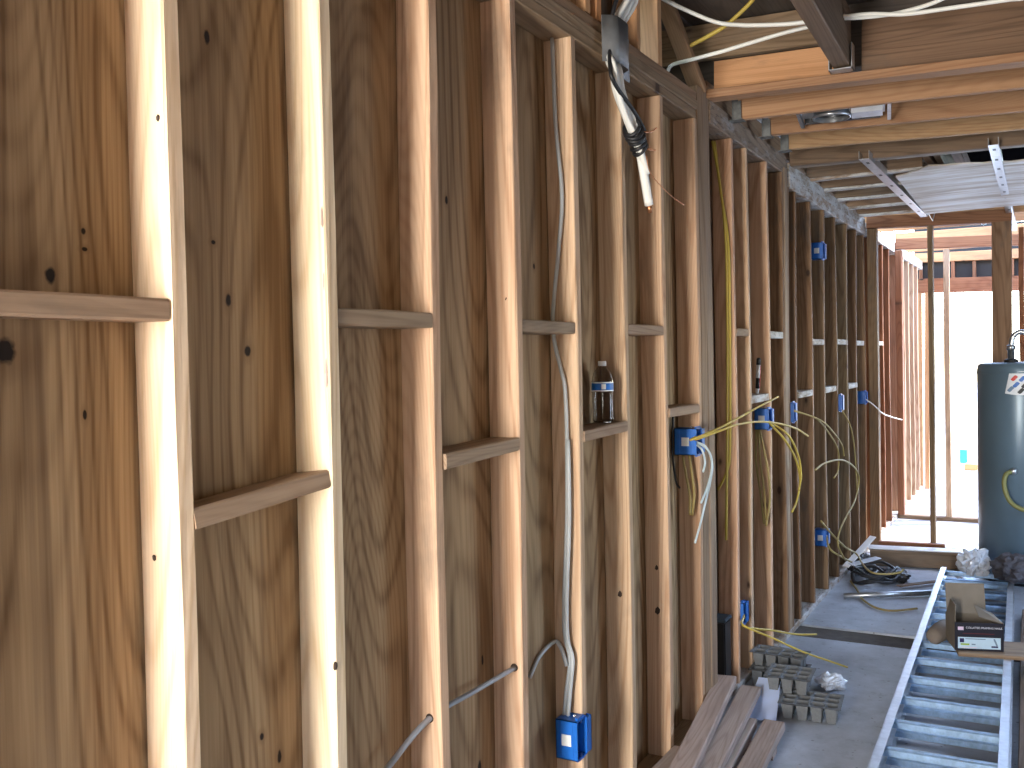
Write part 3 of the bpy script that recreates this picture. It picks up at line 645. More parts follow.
# --- cables
CABLES = [
 # name, label, cat, r, mat, [paths]
 ('grey_cable', 'pair of long grey cables running down the stud to the lowest blue box', 0.0068, 'grey_cable', [
  [(-0.057,2.765,2.650),(-0.053,2.765,2.485),(-0.049,2.765,2.357),(-0.032,2.765,2.149),(-0.046,2.765,1.991),(-0.068,2.765,1.816),(-0.074,2.765,1.737),(-0.067,2.765,1.672),(-0.047,2.765,1.591),(-0.034,2.765,1.527),(-0.031,2.765,1.367),(-0.036,2.765,1.109),(-0.052,2.765,0.848),(-0.051,2.765,0.735),(-0.035,2.765,0.656),(-0.047,2.76,0.556),(-0.055,2.755,0.474)],
  [(-0.023,2.758,1.368),(-0.024,2.757,1.112),(-0.038,2.757,0.854),(-0.037,2.757,0.725),(-0.021,2.757,0.662),(-0.031,2.757,0.564),(-0.040,2.754,0.474)],
  [(-0.094,2.60,0.64),(-0.090,2.66,0.690),(-0.080,2.745,0.715),(-0.058,2.748,0.697),(-0.040,2.752,0.640)]]),
 ('yellow_cable', 'two yellow cables hanging full height down the first bay past the wide post', 0.0062, 'yellow', [
  [(-0.078,4.535,2.66),(-0.066,4.535,2.545),(-0.044,4.53,2.376),(-0.018,4.53,2.183),(-0.014,4.53,1.896),(-0.022,4.53,1.224),(-0.039,4.53,1.079),(-0.085,4.53,0.980)],
  [(-0.084,4.52,2.66),(-0.054,4.52,2.471),(-0.029,4.52,2.230),(-0.024,4.52,1.896),(-0.035,4.52,1.176),(-0.046,4.52,0.741)]]),
 ('yellow_wire', 'stiff yellow wire with a stripped end reaching up over the second waist-high box', 0.0052, 'yellow', [
  [(0.0,3.95,1.285),(0.05,3.75,1.29),(0.100,3.905,1.319),(0.100,4.277,1.351),(0.100,4.659,1.387),(0.100,4.976,1.413)]]),
 ('yellow_wire', 'long arching yellow wire drooping from the wired box across to the double post', 0.0052, 'yellow', [
  [(0.0,3.96,1.275),(0.06,3.80,1.29),(0.120,3.96,1.318),(0.120,4.128,1.325),(0.120,4.454,1.318),(0.120,4.827,1.289),(0.120,5.256,1.233),(0.120,5.572,1.166)]]),
 ('white_wires', 'three white wires drooping from the blue box below the blocking', 0.0045, 'pale_cable', [
  [(0.0,3.95,1.265),(0.050,3.936,1.244),(0.050,4.015,1.172),(0.050,3.998,1.105),(0.050,3.925,1.021),(0.050,3.841,0.928),(0.050,3.773,0.865)],
  [(0.0,3.95,1.262),(0.060,3.931,1.232),(0.060,3.983,1.163),(0.060,3.924,1.085),(0.060,3.828,1.022)],
  [(0.0,3.95,1.255),(0.050,3.882,1.236),(0.050,3.919,1.182),(0.050,3.891,1.143)]]),
 ('yellow_cable_loop', 'dark yellow cable loop hanging under the box with the white wires', 0.006, 'yellow_dull', [
  [(-0.050,3.930,1.208),(-0.038,3.930,1.122),(-0.022,3.930,1.037),(-0.023,3.930,0.952)],
  [(-0.028,3.945,1.208),(-0.016,3.945,1.123),(-0.008,3.945,1.038),(-0.019,3.945,0.948)]]),
 ('black_cable', 'thin dark cable behind the box with the white wires', 0.005, 'black', [
  [(-0.09,3.925,1.383),(-0.09,3.912,1.228),(-0.079,3.915,1.099),(-0.061,3.915,1.066)]]),
 ('yellow_cable_loop', 'three looped yellow cables hanging under the second waist-high blue box', 0.006, 'yellow_dull', [
  [(-0.060,5.15,1.236),(-0.057,5.12,1.068),(-0.038,5.12,0.908),(-0.019,5.12,0.726)],
  [(-0.045,5.15,1.234),(-0.008,5.12,1.097),(0.010,5.12,0.990),(0.014,5.12,0.857),(-0.008,5.12,0.716)],
  [(-0.052,5.165,1.234),(-0.036,5.12,1.069),(-0.016,5.12,0.909),(-0.008,5.12,0.748)]]),
 ('yellow_cable_loop', 'yellow cables curving out in front of the double post and down', 0.006, 'yellow', [
  [(0.005,5.15,1.27),(0.060,5.28,1.165),(0.060,5.533,1.031),(0.060,5.626,0.906),(0.060,5.544,0.801),(0.060,5.420,0.751)],
  [(0.005,5.16,1.275),(0.070,5.308,1.191),(0.070,5.540,1.059),(0.070,5.608,0.938),(0.070,5.553,0.858)]]),
 ('yellow_wire', 'long dull yellow wire arching from the narrow box past the post', 0.005, 'yellow_dull', [
  [(0.005,5.72,1.30),(0.080,5.956,1.245),(0.080,6.340,1.132),(0.080,6.664,0.987),(0.080,6.655,0.854),(0.080,6.516,0.816)]]),
 ('yellow_wire', 'shorter dull yellow wire beside the long one from the narrow box', 0.005, 'yellow_dull', [
  [(0.005,5.72,1.305),(0.100,6.001,1.230),(0.100,6.397,1.128),(0.100,6.697,1.018),(0.100,6.764,0.938)]]),
 ('tan_wire', 'pale tan wire curving down from the box with white nail heads', 0.0048, 'yellow_dull', [
  [(0.012,7.15,1.24),(0.060,7.231,1.116),(0.060,7.383,0.959),(0.060,7.454,0.766),(0.060,7.486,0.613)]]),
 ('yellow_cable_loop', 'large open loop of dull yellow cable above the debris heap', 0.006, 'yellow_dull', [
  [(0.120,5.746,0.953),(0.120,6.033,0.965),(0.120,6.581,0.929),(0.120,7.060,0.825),(0.120,7.216,0.722),(0.120,7.045,0.601),(0.120,6.735,0.542),(0.120,6.483,0.481),(0.120,6.410,0.396),(0.120,6.644,0.253)]]),
 ('yellow_cable', 'yellow cable slanting down past the low box into the debris', 0.0065, 'yellow_dull', [
  [(0.100,5.993,0.614),(0.100,6.261,0.503),(0.100,6.760,0.318),(0.100,7.20,0.19),(0.194,6.85,0.20),(0.284,6.60,0.20),(0.362,6.60,0.19),(0.450,6.68,0.19),(0.471,6.75,0.20)]]),
 ('yellow_cable', 'short yellow cable leaving the low box by the debris', 0.0065, 'yellow_dull', [
  [(0.005,6.63,0.41),(0.06,6.45,0.36),(0.100,6.580,0.291),(0.100,7.0,0.17)]]),
 ('yellow_cable', 'muddy yellow cable lying across the floor in front of the debris', 0.007, 'yellow_dull', [
  [(0.074,7.1,0.012),(0.16,6.85,0.012),(0.228,6.62,0.012),(0.34,6.42,0.012),(0.45,6.38,0.012),(0.58,6.50,0.012)]]),
 ('yellow_wire', 'yellow wire from the low box, curving level above the floor', 0.0052, 'yellow', [
  [(0.008,4.62,0.36),(0.07,4.38,0.375),(0.120,4.455,0.345),(0.14,4.62,0.30),(0.18,4.95,0.20),(0.24,5.15,0.155)]]),
 ('yellow_wire', 'yellow wire from the low box, slanting down to the floor by the white bag', 0.0052, 'yellow', [
  [(0.008,4.62,0.35),(0.08,4.35,0.385),(0.17,4.50,0.30),(0.26,4.75,0.175),(0.34,4.98,0.075),(0.40,5.12,0.012)]]),
 ('white_wire', 'pale wire leading from the farthest box through the cross wall', 0.005, 'white_cable', [
  [(0.005,8.25,1.26),(0.060,8.30,1.21),(0.10,8.50,1.13),(0.10,9.0,1.07),(0.10,9.7,1.00)]]),
 ('white_ceiling_cable', 'white cable swooping from the taped bundle to the ceiling beam', 0.0085, 'white_cable', [
  [(-0.1,3.5,3.13),(-0.06,3.7,3.095),(0.01,3.8,3.056),(0.128,3.90,3.003),(0.231,3.90,2.971),(0.332,3.90,2.952),(0.44,3.9,2.937),(0.56,3.90,2.93)]]),
 ('white_ceiling_cable', 'white cable rising from behind the plate up to the ceiling beam', 0.0085, 'white_cable', [
  [(-0.12,4.0,2.86),(-0.096,4.000,2.890),(-0.015,4.000,2.898),(0.117,4.000,2.909),(0.244,4.000,2.924),(0.368,4.000,2.938),(0.460,4.000,2.945),(0.56,4.0,2.95)]]),
 ('white_ceiling_cable', 'lower white cable in front of the dark header, right of the beam', 0.0085, 'white_cable', [
  [(0.57,3.98,2.972),(0.623,4.0,2.962),(0.717,4.0,2.952),(0.844,4.0,2.927),(1.002,4.0,2.919),(1.186,4.0,2.912),(1.362,4.0,2.909),(2.2,4.0,2.95)]]),
 ('white_ceiling_cable', 'upper white cable bending up toward the roof, right of the beam', 0.0085, 'white_cable', [
  [(0.57,4.0,2.968),(0.638,4.02,2.957),(0.751,4.02,2.945),(0.842,4.02,2.944),(0.948,4.02,2.958),(1.042,4.0,2.985),(1.169,3.98,3.03),(1.5,3.9,3.13)]]),
 ('yellow_ceiling_cable', 'yellow cable slanting under the roof boards near the corner', 0.009, 'yellow', [
  [(0.283,4.02,3.140),(0.241,4.02,3.095),(0.190,4.02,3.056),(0.134,4.02,3.020),(0.046,4.02,2.986),(-0.021,4.02,2.964),(-0.066,4.02,2.937)]]),
]
for (nm, lab, r, mt, paths) in CABLES:
    cat = 'wire' if 'wire' in nm else 'cable'
    grp = 'loose cables and wires of the unfinished wiring'
    if len(paths) == 1:
        tag(tube(nm, paths[0], r, MAT[mt]), lab, cat, grp)
    else:
        t = thing(nm, lab, cat, paths[0][0], grp)
        for p in paths: tube('cable', p, r, MAT[mt], t)
# copper tips on the stripped wire
# --- grey conduit run through the bored studs
tag(tube('grey_conduit', [(-0.060, 1.567 + 0.045, 0.58), (-0.050, 1.80, 0.664), (-0.037, 1.965, 0.733), (-0.0325, 2.18, 0.738), (-0.027, 2.384, 0.741)], 0.0085, MAT['conduit'], flat=0.75), 'grey conduit threaded through bored holes low in two studs', 'conduit')

# --- white cable bundle taped over the top plate
bd = thing('cable_bundle', 'thick white cable bundle hanging from the ceiling, bound with black tape', 'cable bundle', (0.05, 3.2, 2.2))
core = [(0.050,3.26,3.10),(0.050,3.207,2.976),(0.050,3.166,2.876),(0.030,3.100,2.784),(0.022,3.060,2.719),(0.024,3.035,2.644),(0.050,3.012,2.594),(0.050,3.035,2.532),(0.050,3.111,2.465),(0.050,3.191,2.401),(0.050,3.236,2.360),(0.050,3.271,2.284),(0.050,3.316,2.182)]
tube('cable', core, 0.0165, MAT['white_cable'], bd)
tube('cable', [(x + 0.012, y - 0.035, z + 0.005) for x, y, z in core[:8]] + [(0.055, 3.09, 2.46), (0.06, 3.17, 2.40), (0.06, 3.24, 2.33), (0.06, 3.28, 2.29)], 0.0115, MAT['white_cable'], bd)
tube('cable', [(x + 0.005, y + 0.036, z + 0.005) for x, y, z in core[:9]] + [(0.065, 3.225, 2.395)], 0.0105, MAT['white_cable'], bd)
tube('black_cable', [(0.07,3.12,2.98),(0.070,3.073,2.893),(0.056,3.027,2.828),(0.040,3.010,2.740),(0.040,3.000,2.669),(0.058,2.960,2.594),(0.070,2.947,2.548),(0.070,3.013,2.517),(0.070,3.100,2.493),(0.070,3.18,2.462),(0.07,3.23,2.43),(0.07,3.20,2.405)], 0.0072, MAT['black'], bd)
ax = (Vector(core[10]) - Vector(core[8])).normalized(); sdir = ax.cross(X).normalized(); 
for k_, (tt, rr) in enumerate(((0.0, .033), (0.018, .034), (0.040, .033), (0.056, .031), (0.078, .030), (0.094, .028))):
    c0 = Vector(core[9]) - ax * 0.045 + ax * tt; ring = []
    for j in range(17):
        a = 2 * math.pi * j / 16; ring.append(c0 + X * 0.003 + X * math.cos(a) * rr * 0.85 + sdir * math.sin(a) * rr + ax * (0.008 * math.sin(a + k_)))
    tube('tape_wrap', ring, 0.0075, MAT['black'], bd, k=2, flat=1.0)
cdir = (Vector(core[12]) - Vector(core[11])).normalized()
tube('copper_tip', [Vector(core[12]), Vector(core[12]) + cdir * 0.028], 0.009, MAT['copper'], bd, straight=True)
tube('tie_wire', [(0.080,3.217,2.342),(0.080,3.253,2.288),(0.080,3.373,2.253),(0.080,3.502,2.230),(0.080,3.616,2.219)], 0.0016, MAT['copper'], bd)
tube('wire_end', [(0.075,3.22,2.425),(0.08,3.27,2.435),(0.085,3.31,2.455)], 0.003, MAT['copper'], bd)
tube('wire_end', [(0.075,3.25,2.37),(0.08,3.29,2.372),(0.083,3.30,2.374)], 0.004, MAT['copper'], bd)
# grey tape strap over the bundle: follows the plate face, bulging over the cables
V = []; Fs = []; n_ = 16
for i in range(n_ + 1):
    u = i / n_; yy = 2.975 + 0.285 * u
    xx = 0.0035 + 0.060 / (1 + ((yy - 3.06) / 0.078) ** 8)
    for zz in (2.772, 2.618):
        V.append((xx, yy, zz)); V.append((xx + 0.002, yy, zz))
for i in range(n_):
    a = i * 4; b = a + 4
    Fs += [(a, b, b + 2, a + 2), (a + 1, a + 3, b + 3, b + 1), (a, a + 1, b + 1, b), (a + 2, b + 2, b + 3, a + 3)]
tag(mesh_obj('duct_tape_strip', V, Fs, MAT['duct'], smooth=True), 'grey duct tape strip holding the white bundle to the top plate', 'tape')

# --- water bottle on the blocking
bt = thing('water_bottle', 'small clear plastic water bottle with a blue label standing on the blocking', 'bottle', (-0.045, 3.08, 1.406))
BM = Matrix.Translation((-0.045, 3.085, 1.404))
prof = [(0.004, 0.0), (0.026, 0.0), (0.030, 0.006)]
for i in range(9): prof += [(0.0315, 0.012 + i * 0.010), (0.0290, 0.017 + i * 0.010)]
prof += [(0.032, 0.104), (0.032, 0.140), (0.031, 0.150), (0.026, 0.172), (0.016, 0.190), (0.0125, 0.196), (0.0125, 0.204)]
prof = [(r * 1.18 if z < 0.19 else r, z) for r, z in prof]
inner = [(max(r - 0.0012, 0.003), z + 0.001) for r, z in reversed(prof)]
lathe('bottle_body', prof + inner, MAT['pet'], bt, BM, n=32, cap=False)
lb = lathe('label', [(0.0382, 0.108), (0.0386, 0.109), (0.0386, 0.139), (0.0382, 0.140)], MAT['lblue'], bt, BM, n=32, cap=False)
for z in (0.108, 0.136): lathe('label_band', [(0.0389, z), (0.0389, z + 0.004)], MAT['pad_white'], lb, BM, n=32, cap=False)
mark = boxes('label_mark', [((0.0375, -0.009, 0.115), (0.0392, 0.006, 0.133))], MAT['pad_white'], lb, BM @ Matrix.Rotation(math.radians(-58), 4, 'Z'))
lathe('cap', [(0.0145, 0.196), (0.0145, 0.211), (0.013, 0.213)], MAT['pad_white'], bt, BM, n=24)
tag(lathe('washer', [(0.006, 0), (0.013, 0), (0.013, 0.003), (0.006, 0.003)], MAT['steel'], None, Matrix.Translation((-0.005, 3.03, 1.406)), n=16, cap=False), 'small washer lying beside the water bottle', 'washer')

# --- marker pen standing on the blocking
mp = thing('marker_pen', 'slim marker pen with white barrel and dark cap standing on the whitewashed blocking', 'marker', (-0.03, 5.06, 1.424))
PM = Matrix.Translation((-0.03, 5.060, 1.4245)) @ Matrix.Rotation(0.06, 4, 'Y')
lathe('tip', [(0.004, 0), (0.009, 0.012), (0.0095, 0.03)], MAT['pad_white'], mp, PM, n=14)
lathe('grip', [(0.0105, 0.03), (0.0105, 0.085)], MAT['black'], mp, PM, n=14)
lathe('barrel', [(0.011, 0.085), (0.011, 0.155)], MAT['pad_white'], mp, PM, n=14)
lathe('cap', [(0.012, 0.155), (0.012, 0.185), (0.008, 0.192)], MAT['black'], mp, PM, n=14)
boxes('clip', [((0.011, -0.002, 0.02), (0.013, 0.002, 0.15))], MAT['red'], mp, PM)

# --- dark panel standing in the bay by the post
dp = thing('plastic_chute', 'blackish plastic panel standing upright in the bay beside the wide post', 'plastic panel', (-0.05, 4.47, 0.04))
boxes('body', [((-0.085, 4.40, 0.0385), (-0.022, 4.50, 0.37))], MAT['black'], dp, bevel=0.006)
boxes('lid', [((-0.088, 4.397, 0.37), (-0.018, 4.503, 0.387))], simple('slate_blue_plastic', (0.05, 0.08, 0.11), 0.5), dp, bevel=0.004)

# --- lumber offcuts, bottom centre
OFF = [  # far end, near direction, z of centre, label
 ((0.012, 4.318), (0.180, 3.06), 0.131, 'long grey-topped board on top of the offcut pile, nearest the wall'),
 ((0.112, 4.342), (0.238, 3.06), 0.094, 'second board of the offcut pile, lying right of the topmost'),
 ((0.178, 4.05), (0.262, 3.05), 0.055, 'third board of the offcut pile with a blunt square end'),
 ((0.290, 4.06), (0.365, 3.05), 0.055, 'rightmost board of the offcut pile with a pale cut end'),
]
for (a, b, z, lab) in OFF:
    o = lumber('board_offcut', (a[0], a[1], z), (b[0], b[1], z), 0.089, T, X, MAT['offcut']); tag(o, lab, 'board', 'offcut boards piled on the floor')
o = lumber('board_offcut', (0.0525, 3.59, 0.072), (0.045, 2.75, 0.072), 0.089, T, X, MAT['offcut']); tag(o, 'short pale block end at the left of the offcut pile, against the wall', 'board', 'offcut boards piled on the floor')
# bearers underneath
for yy, nm in ((3.2, 'near'), (3.85, 'far')):
    x1 = 0.34
    o = lumber('board_offcut', (0.02, yy, 0.018), (x1, yy + 0.02, 0.018), 0.089, 0.035, Y, MAT['offcut']); tag(o, 'short crosswise bearer under the offcut pile, its %s one' % nm, 'board', 'offcut boards piled on the floor')

# --- moulded pulp trays
def tray(cx, cy, z0, nx, ny, pitch, hgt, rz, label):
    W, D = nx * pitch + 0.02, ny * pitch + 0.02
    us = []; 
    def coords(n, L_):
        c = [-L_ / 2]
        for i in range(n):
            s = -L_ / 2 + 0.01 + i * pitch
            c += [s + 0.004, s + 0.013, s + pitch - 0.013, s + pitch - 0.004]
        return c + [L_ / 2]
    xs_, ys_ = coords(nx, W), coords(ny, D); V = []; Fs = []
    def inside(i): return (i - 1) % 4 in (1, 2) if 0 < i else False
    for th in (0, -0.003):
        for i, x in enumerate(xs_):
            for j, y in enumerate(ys_):
                low = (i > 0 and i < len(xs_) - 1 and (i - 1) % 4 in (1, 2)) and (j > 0 and j < len(ys_) - 1 and (j - 1) % 4 in (1, 2))
                V.append((x, y, (0.004 if low else hgt) + th + random.uniform(-.001, .001)))
    nX, nY = len(xs_), len(ys_); k = nX * nY
    for i in range(nX - 1):
        for j in range(nY - 1):
            a = i * nY + j; Fs.append((a, a + nY, a + nY + 1, a + 1)); Fs.append((a + k, a + k + 1, a + k + nY + 1, a + k + nY))
    o = mesh_obj('pulp_tray', V, Fs, MAT['pulp'], None, Matrix.Translation((cx, cy, z0)) @ Matrix.Rotation(rz, 4, 'Z'))
    tag(o, label, 'tray', 'grey moulded pulp packing trays')
tray(0.375, 4.385, 0.003, 4, 3, 0.062, 0.075, 0.10, 'grey moulded pulp tray lying lowest, nearest the camera beside the offcuts')
tray(0.262, 4.475, 0.082, 3, 3, 0.062, 0.075, 0.06, 'grey moulded pulp tray stacked over the lowest one')
tray(0.145, 4.76, 0.003, 4, 3, 0.062, 0.08, 0.02, 'grey moulded pulp tray at the back, against the bottom plate')
tray(0.145, 4.765, 0.088, 4, 2, 0.062, 0.07, -0.05, 'grey moulded pulp tray on top of the back tray')
# pale blue sheet leaning on the trays
V = [(0.07, 4.22, 0.118), (0.225, 4.23, 0.045), (0.125, 4.62, 0.165), (0.22, 4.60, 0.165)]
V = [(0.12, 4.20, 0.012), (0.262, 4.20, 0.012), (0.118, 4.46, 0.115), (0.222, 4.46, 0.118)]
Vt = [(x, y, z + 0.002) for x, y, z in V]
tag(mesh_obj('paper_sheet', V + Vt, [(0, 2, 3, 1), (4, 5, 7, 6), (0, 1, 5, 4), (1, 3, 7, 5), (3, 2, 6, 7), (2, 0, 4, 6)], MAT['paper']), 'pale blue sheet of card leaning between the offcuts and the pulp trays', 'sheet')
# crumpled white bag
def crumple(name, c, s, mat, label, cat, seed, amp=0.55):
    bm = bmesh.new(); bmesh.ops.create_icosphere(bm, subdivisions=4, radius=1.0)
    for v in bm.verts:
        d = v.co.copy()
        r = 1 + amp * (abs(noise.noise(d * 1.8 + Vector((seed, 0, 0)))) * 1.2 - 0.3) + 0.25 * abs(noise.noise(d * 5 + Vector((0, seed, 0)))) + 0.03 * noise.noise(d * 12)
        v.co = Vector((d.x * s[0] * r, d.y * s[1] * r, max(d.z * s[2] * r, -s[2] * 0.95)))
    o = bm_obj(name, bm, mat, None, Matrix.Translation((c[0], c[1], c[2] + s[2] * 0.95)), False)
    return tag(o, label, cat)
crumple('plastic_bag', (0.385, 4.80, 0.0), (0.062, 0.075, 0.034), MAT['film'], 'crumpled white plastic bag on the floor behind the pulp trays', 'bag', 3.1)
crumple('plastic_bag', (0.875, 7.08, 0.138), (0.085, 0.11, 0.085), MAT['film'], 'crumpled clear plastic bag on the far end of the ladder, before the water heater', 'bag', 8.4, amp=0.8)
crumple('grey_sack', (1.11, 6.98, 0.138), (0.125, 0.14, 0.085), MAT['sack'], 'dark grey sack slumped on the ladder right of the clear plastic bag', 'sack', 1.7, amp=0.3)

# --- aluminium extension ladder lying flat
lad = thing('extension_ladder', 'aluminium extension ladder lying flat on the floor, carton resting on it', 'ladder', (0.93, 5.0, 0.0))
ang = math.atan2(-0.085, 3.58)   # heading drifts left of the wall direction
LM = Matrix.Translation((0.962, 3.70, 0.0)) @ Matrix.Rotation(-ang, 4, 'Z')
LW = 0.212
def rail(x, z0, z1, y0, y1, side, name='rail'):
    i = -side
    return boxes(name, [((x - 0.0015, y0, z0), (x + 0.0015, y1, z1)), ((min(x, x + i * 0.034), y0, z1 - 0.003), (max(x, x + i * 0.034), y1, z1)), ((min(x, x + i * 0.034), y0, z0), (max(x, x + i * 0.034), y1, z0 + 0.003))], MAT['alu'], lad, LM)
for s in (-1, 1):
    rail(s * (LW + 0.012), 0.072, 0.136, -0.95, 3.55, s, 'fly_rail')
    rail(s * (LW + 0.016), 0.002, 0.068, -0.95, 3.20, s, 'base_rail')
def rung_mesh(w):
    bm = bmesh.new(); prof = [(-0.020, 0.012), (-0.020, -0.012), (-0.014, -0.015), (0.014, -0.015), (0.020, -0.010), (0.020, 0.013), (0.014, 0.0145), (0.012, 0.0125), (0.006, 0.0125), (0.004, 0.0145), (-0.004, 0.0145), (-0.006, 0.0125), (-0.012, 0.0125), (-0.014, 0.0145)]
    A = [bm.verts.new((-w, a, b)) for a, b in prof]; B = [bm.verts.new((w, a, b)) for a, b in prof]; n = len(prof)
    for i in range(n): bm.faces.new((A[i], A[(i + 1) % n], B[(i + 1) % n], B[i]))
    bm.faces.new(A); bm.faces.new(B)
    me = bpy.data.meshes.new('rung'); bmesh.ops.recalc_face_normals(bm, faces=bm.faces); bm.to_mesh(me); bm.free(); me.materials.append(MAT['alu_rung_bluelit']); return me
rm = rung_mesh(LW)
for k_ in range(-3, 12):
    y = 1.365 - 0.3048 * 0 + (k_ - 4) * 0.3048
    if not -0.9 < y < 3.5: continue
    link(bpy.data.objects.new('rung', rm), lad, LM @ Matrix.Translation((0, y + 0.02, 0.104)))
    link(bpy.data.objects.new('rung', rm), lad, LM @ Matrix.Translation((0, y + 0.115, 0.034)) @ Matrix.Scale(0.96, 4))

# --- plank and carton on the ladder
pk = lumber('plank', (0.895, 5.252, 0.147), (1.75, 5.44, 0.147), 0.26, 0.018, Y, MAT['block']); tag(pk, 'short brown plank laid across the ladder under the carton', 'plank')
cb = thing('nail_carton', 'open black-printed cardboard carton with raised flaps, sitting on the ladder', 'carton', (1.0, 5.25, 0.157))
CA = math.radians(17)
CM = Matrix.Translation((0.905, 5.155, 0.1575)) @ Matrix.Rotation(CA, 4, 'Z')
cw, cd, ch, ct = 0.222, 0.20, 0.135, 0.003
fpan = boxes('front_panel', [((0, 0, 0), (cw, ct, ch))], MAT['box_print'], cb, CM)
boxes('carton_body', [((0, ct, 0), (ct, cd, ch)), ((cw - ct, ct, 0), (cw, cd, ch)), ((ct, cd - ct, 0), (cw - ct, cd, ch)), ((ct, ct, 0), (cw - ct, cd - ct, ct))], MAT['cardboard'], cb, CM)
boxes('back_flap', [((0.006, 0, 0), (cw - 0.03, ct, 0.15), Matrix.Rotation(math.radians(-14), 4, 'X'))], MAT['cardboard'], cb, CM @ Matrix.Translation((0, cd - ct, ch)))
boxes('front_flap', [((0, 0, 0), (cw, 0.075, ct), Matrix.Rotation(math.radians(-20), 4, 'X'))], MAT['box_print'], cb, CM @ Matrix.Translation((0, -0.000, ch)))
me = mesh_obj('side_flap', [(0, 0, 0), (0, 0.19, 0), (-0.10, 0.15, 0.055), (-0.10, 0.04, 0.02), (0, 0, .003), (0, 0.19, .003), (-0.10, 0.15, 0.058), (-0.10, 0.04, 0.023)],
              [(0, 1, 2, 3), (4, 7, 6, 5), (0, 4, 5, 1), (1, 5, 6, 2), (2, 6, 7, 3), (3, 7, 4, 0)], MAT['cardboard'], cb, CM @ Matrix.Translation((cw, 0, ch)))
mesh_obj('side_flap', [(0, 0, 0), (0, 0.19, 0), (0.012, 0.15, 0.085), (0.012, 0.04, 0.08), (.003, 0, 0), (.003, 0.19, 0), (0.015, 0.15, 0.085), (0.015, 0.04, 0.08)],
              [(0, 1, 2, 3), (4, 7, 6, 5), (0, 4, 5, 1), (1, 5, 6, 2), (2, 6, 7, 3), (3, 7, 4, 0)], MAT['cardboard'], cb, CM @ Matrix.Translation((0, 0, ch)))
def pr_(name, x0, x1, z0, z1, mat, d=0.0006, par=None): return boxes(name, [((x0, -d, z0), (x1, 0.0, z1))], MAT[mat], par or fpan, CM)
lpan = pr_('label_panel', 0.014, 0.208, 0.010, 0.066, 'label_blue', par=cb)
pr_('label_logo', 0.022, 0.042, 0.040, 0.060, 'ink_navy', 0.0010, lpan)
pr_('label_stripe', 0.026, 0.066, 0.027, 0.035, 'ink_green', 0.0010, lpan); pr_('label_stripe', 0.076, 0.094, 0.028, 0.034, 'ink_grey', 0.0010, lpan)
pr_('label_rule', 0.048, 0.140, 0.056, 0.060, 'ink_grey', 0.0010, lpan); pr_('label_rule', 0.030, 0.10, 0.014, 0.017, 'ink_pink', 0.0010, lpan)
pr_('nail_picture', 0.166, 0.196, 0.018, 0.026, 'ink_navy', 0.0010, lpan)
boxes('nail_picture', [((-0.004, -0.001, -0.018), (0.004, 0, 0.018), Matrix.Rotation(math.radians(-22), 4, 'Y'))], MAT['ink_grey'], lpan, CM @ Matrix.Translation((0.185, 0, 0.044)))
pr_('maker_mark', 0.014, 0.040, 0.100, 0.117, 'ink_pink', 0.0010)
pr_('red_rule', 0.036, 0.180, 0.083, 0.086, 'ink_red', 0.0010)
TM = CM @ Matrix.Rotation(math.radians(90), 4, 'X')
text_obj('lettering', 'COLLATED FRAMING NAILS', 0.0132, MAT['ink_white'], fpan, CM @ Matrix.Translation((0.050, -0.0012, 0.113)) @ Matrix.Rotation(math.radians(90), 4, 'X'))
# rolled tan cloth between rail and carton
rollm = Matrix.Translation((0.815, 5.41, 0.172)) @ Matrix.Rotation(math.radians(80), 4, 'Z') @ Matrix.Rotation(math.radians(90), 4, 'Y')
tag(lathe('cloth_roll', [(0.01, -0.13), (0.030, -0.125), (0.042, -0.10), (0.048, 0), (0.044, 0.09), (0.030, 0.12), (0.01, 0.125)], MAT['tan'], None, rollm, n=20), 'tan cloth roll lying on the ladder rungs left of the carton', 'cloth roll')

# --- far floor: sill boards, debris
o = lumber('floor_beam', (0.10, 7.80, 0.062), (1.05, 7.93, 0.062), 0.12, 0.12, Z, MAT['joist_dark']); tag(o, 'long brown timber lying across the floor before the cross wall', 'timber')
o = lumber('lit_edge_strip', (0.08, 7.83, 0.128), (0.84, 7.94, 0.128), 0.15, 0.008, Y, MAT['pad_white'], rough=0); tag(o, 'white strip on the long timber, standing in for its lit top edge', 'board')  # white strip paints the lit top edge of the timber
o = lumber('short_timber', (0.12, 8.09, 0.085), (0.60, 8.14, 0.085), 0.085, 0.06, Z, MAT['stud_red']); tag(o, 'short reddish timber lying against the foot of the cross wall', 'timber')
o = lumber('short_timber', (0.12, 8.09, 0.0205), (0.62, 8.14, 0.0205), 0.085, 0.04, Y, MAT['stud_old']); tag(o, 'dark board beneath the short reddish timber', 'board')
tag(tube('metal_pipe', [(0.12, 6.60, 0.022), (0.62, 6.92, 0.022)], 0.018, MAT['steel'], straight=True, sides=12), 'dirty metal pipe lying on the floor before the debris heap', 'pipe')
random.seed(21)
DEB = [('black_cable_coil', 'tangled coil of black cable in the debris heap'), ]
dc = thing('cable_coil', 'tangle of black cable lying in the debris heap', 'cable', (0.2, 7.15, 0))
for q in range(5):
    cx, cy, cz, R_ = 0.18 + 0.10 * random.random(), 7.10 + 0.18 * random.random(), 0.02 + 0.022 * q, 0.10 + 0.05 * random.random()
    tube('cable_loop', [(cx + R_ * math.cos(a * .7854), cy + R_ * 1.3 * math.sin(a * .7854), cz + 0.02 * math.sin(a * 2.1 + q)) for a in range(9)], 0.010, MAT['black'], dc)
crumple('debris_bag', (0.10, 7.42, 0.0), (0.08, 0.12, 0.075), MAT['black'], 'crumpled black plastic in the corner of the debris heap', 'plastic', 5.5)
crumple('debris_bag', (0.34, 7.28, 0.0), (0.09, 0.11, 0.045), MAT['black'], 'flattened black plastic at the right of the debris heap', 'plastic', 9.5)
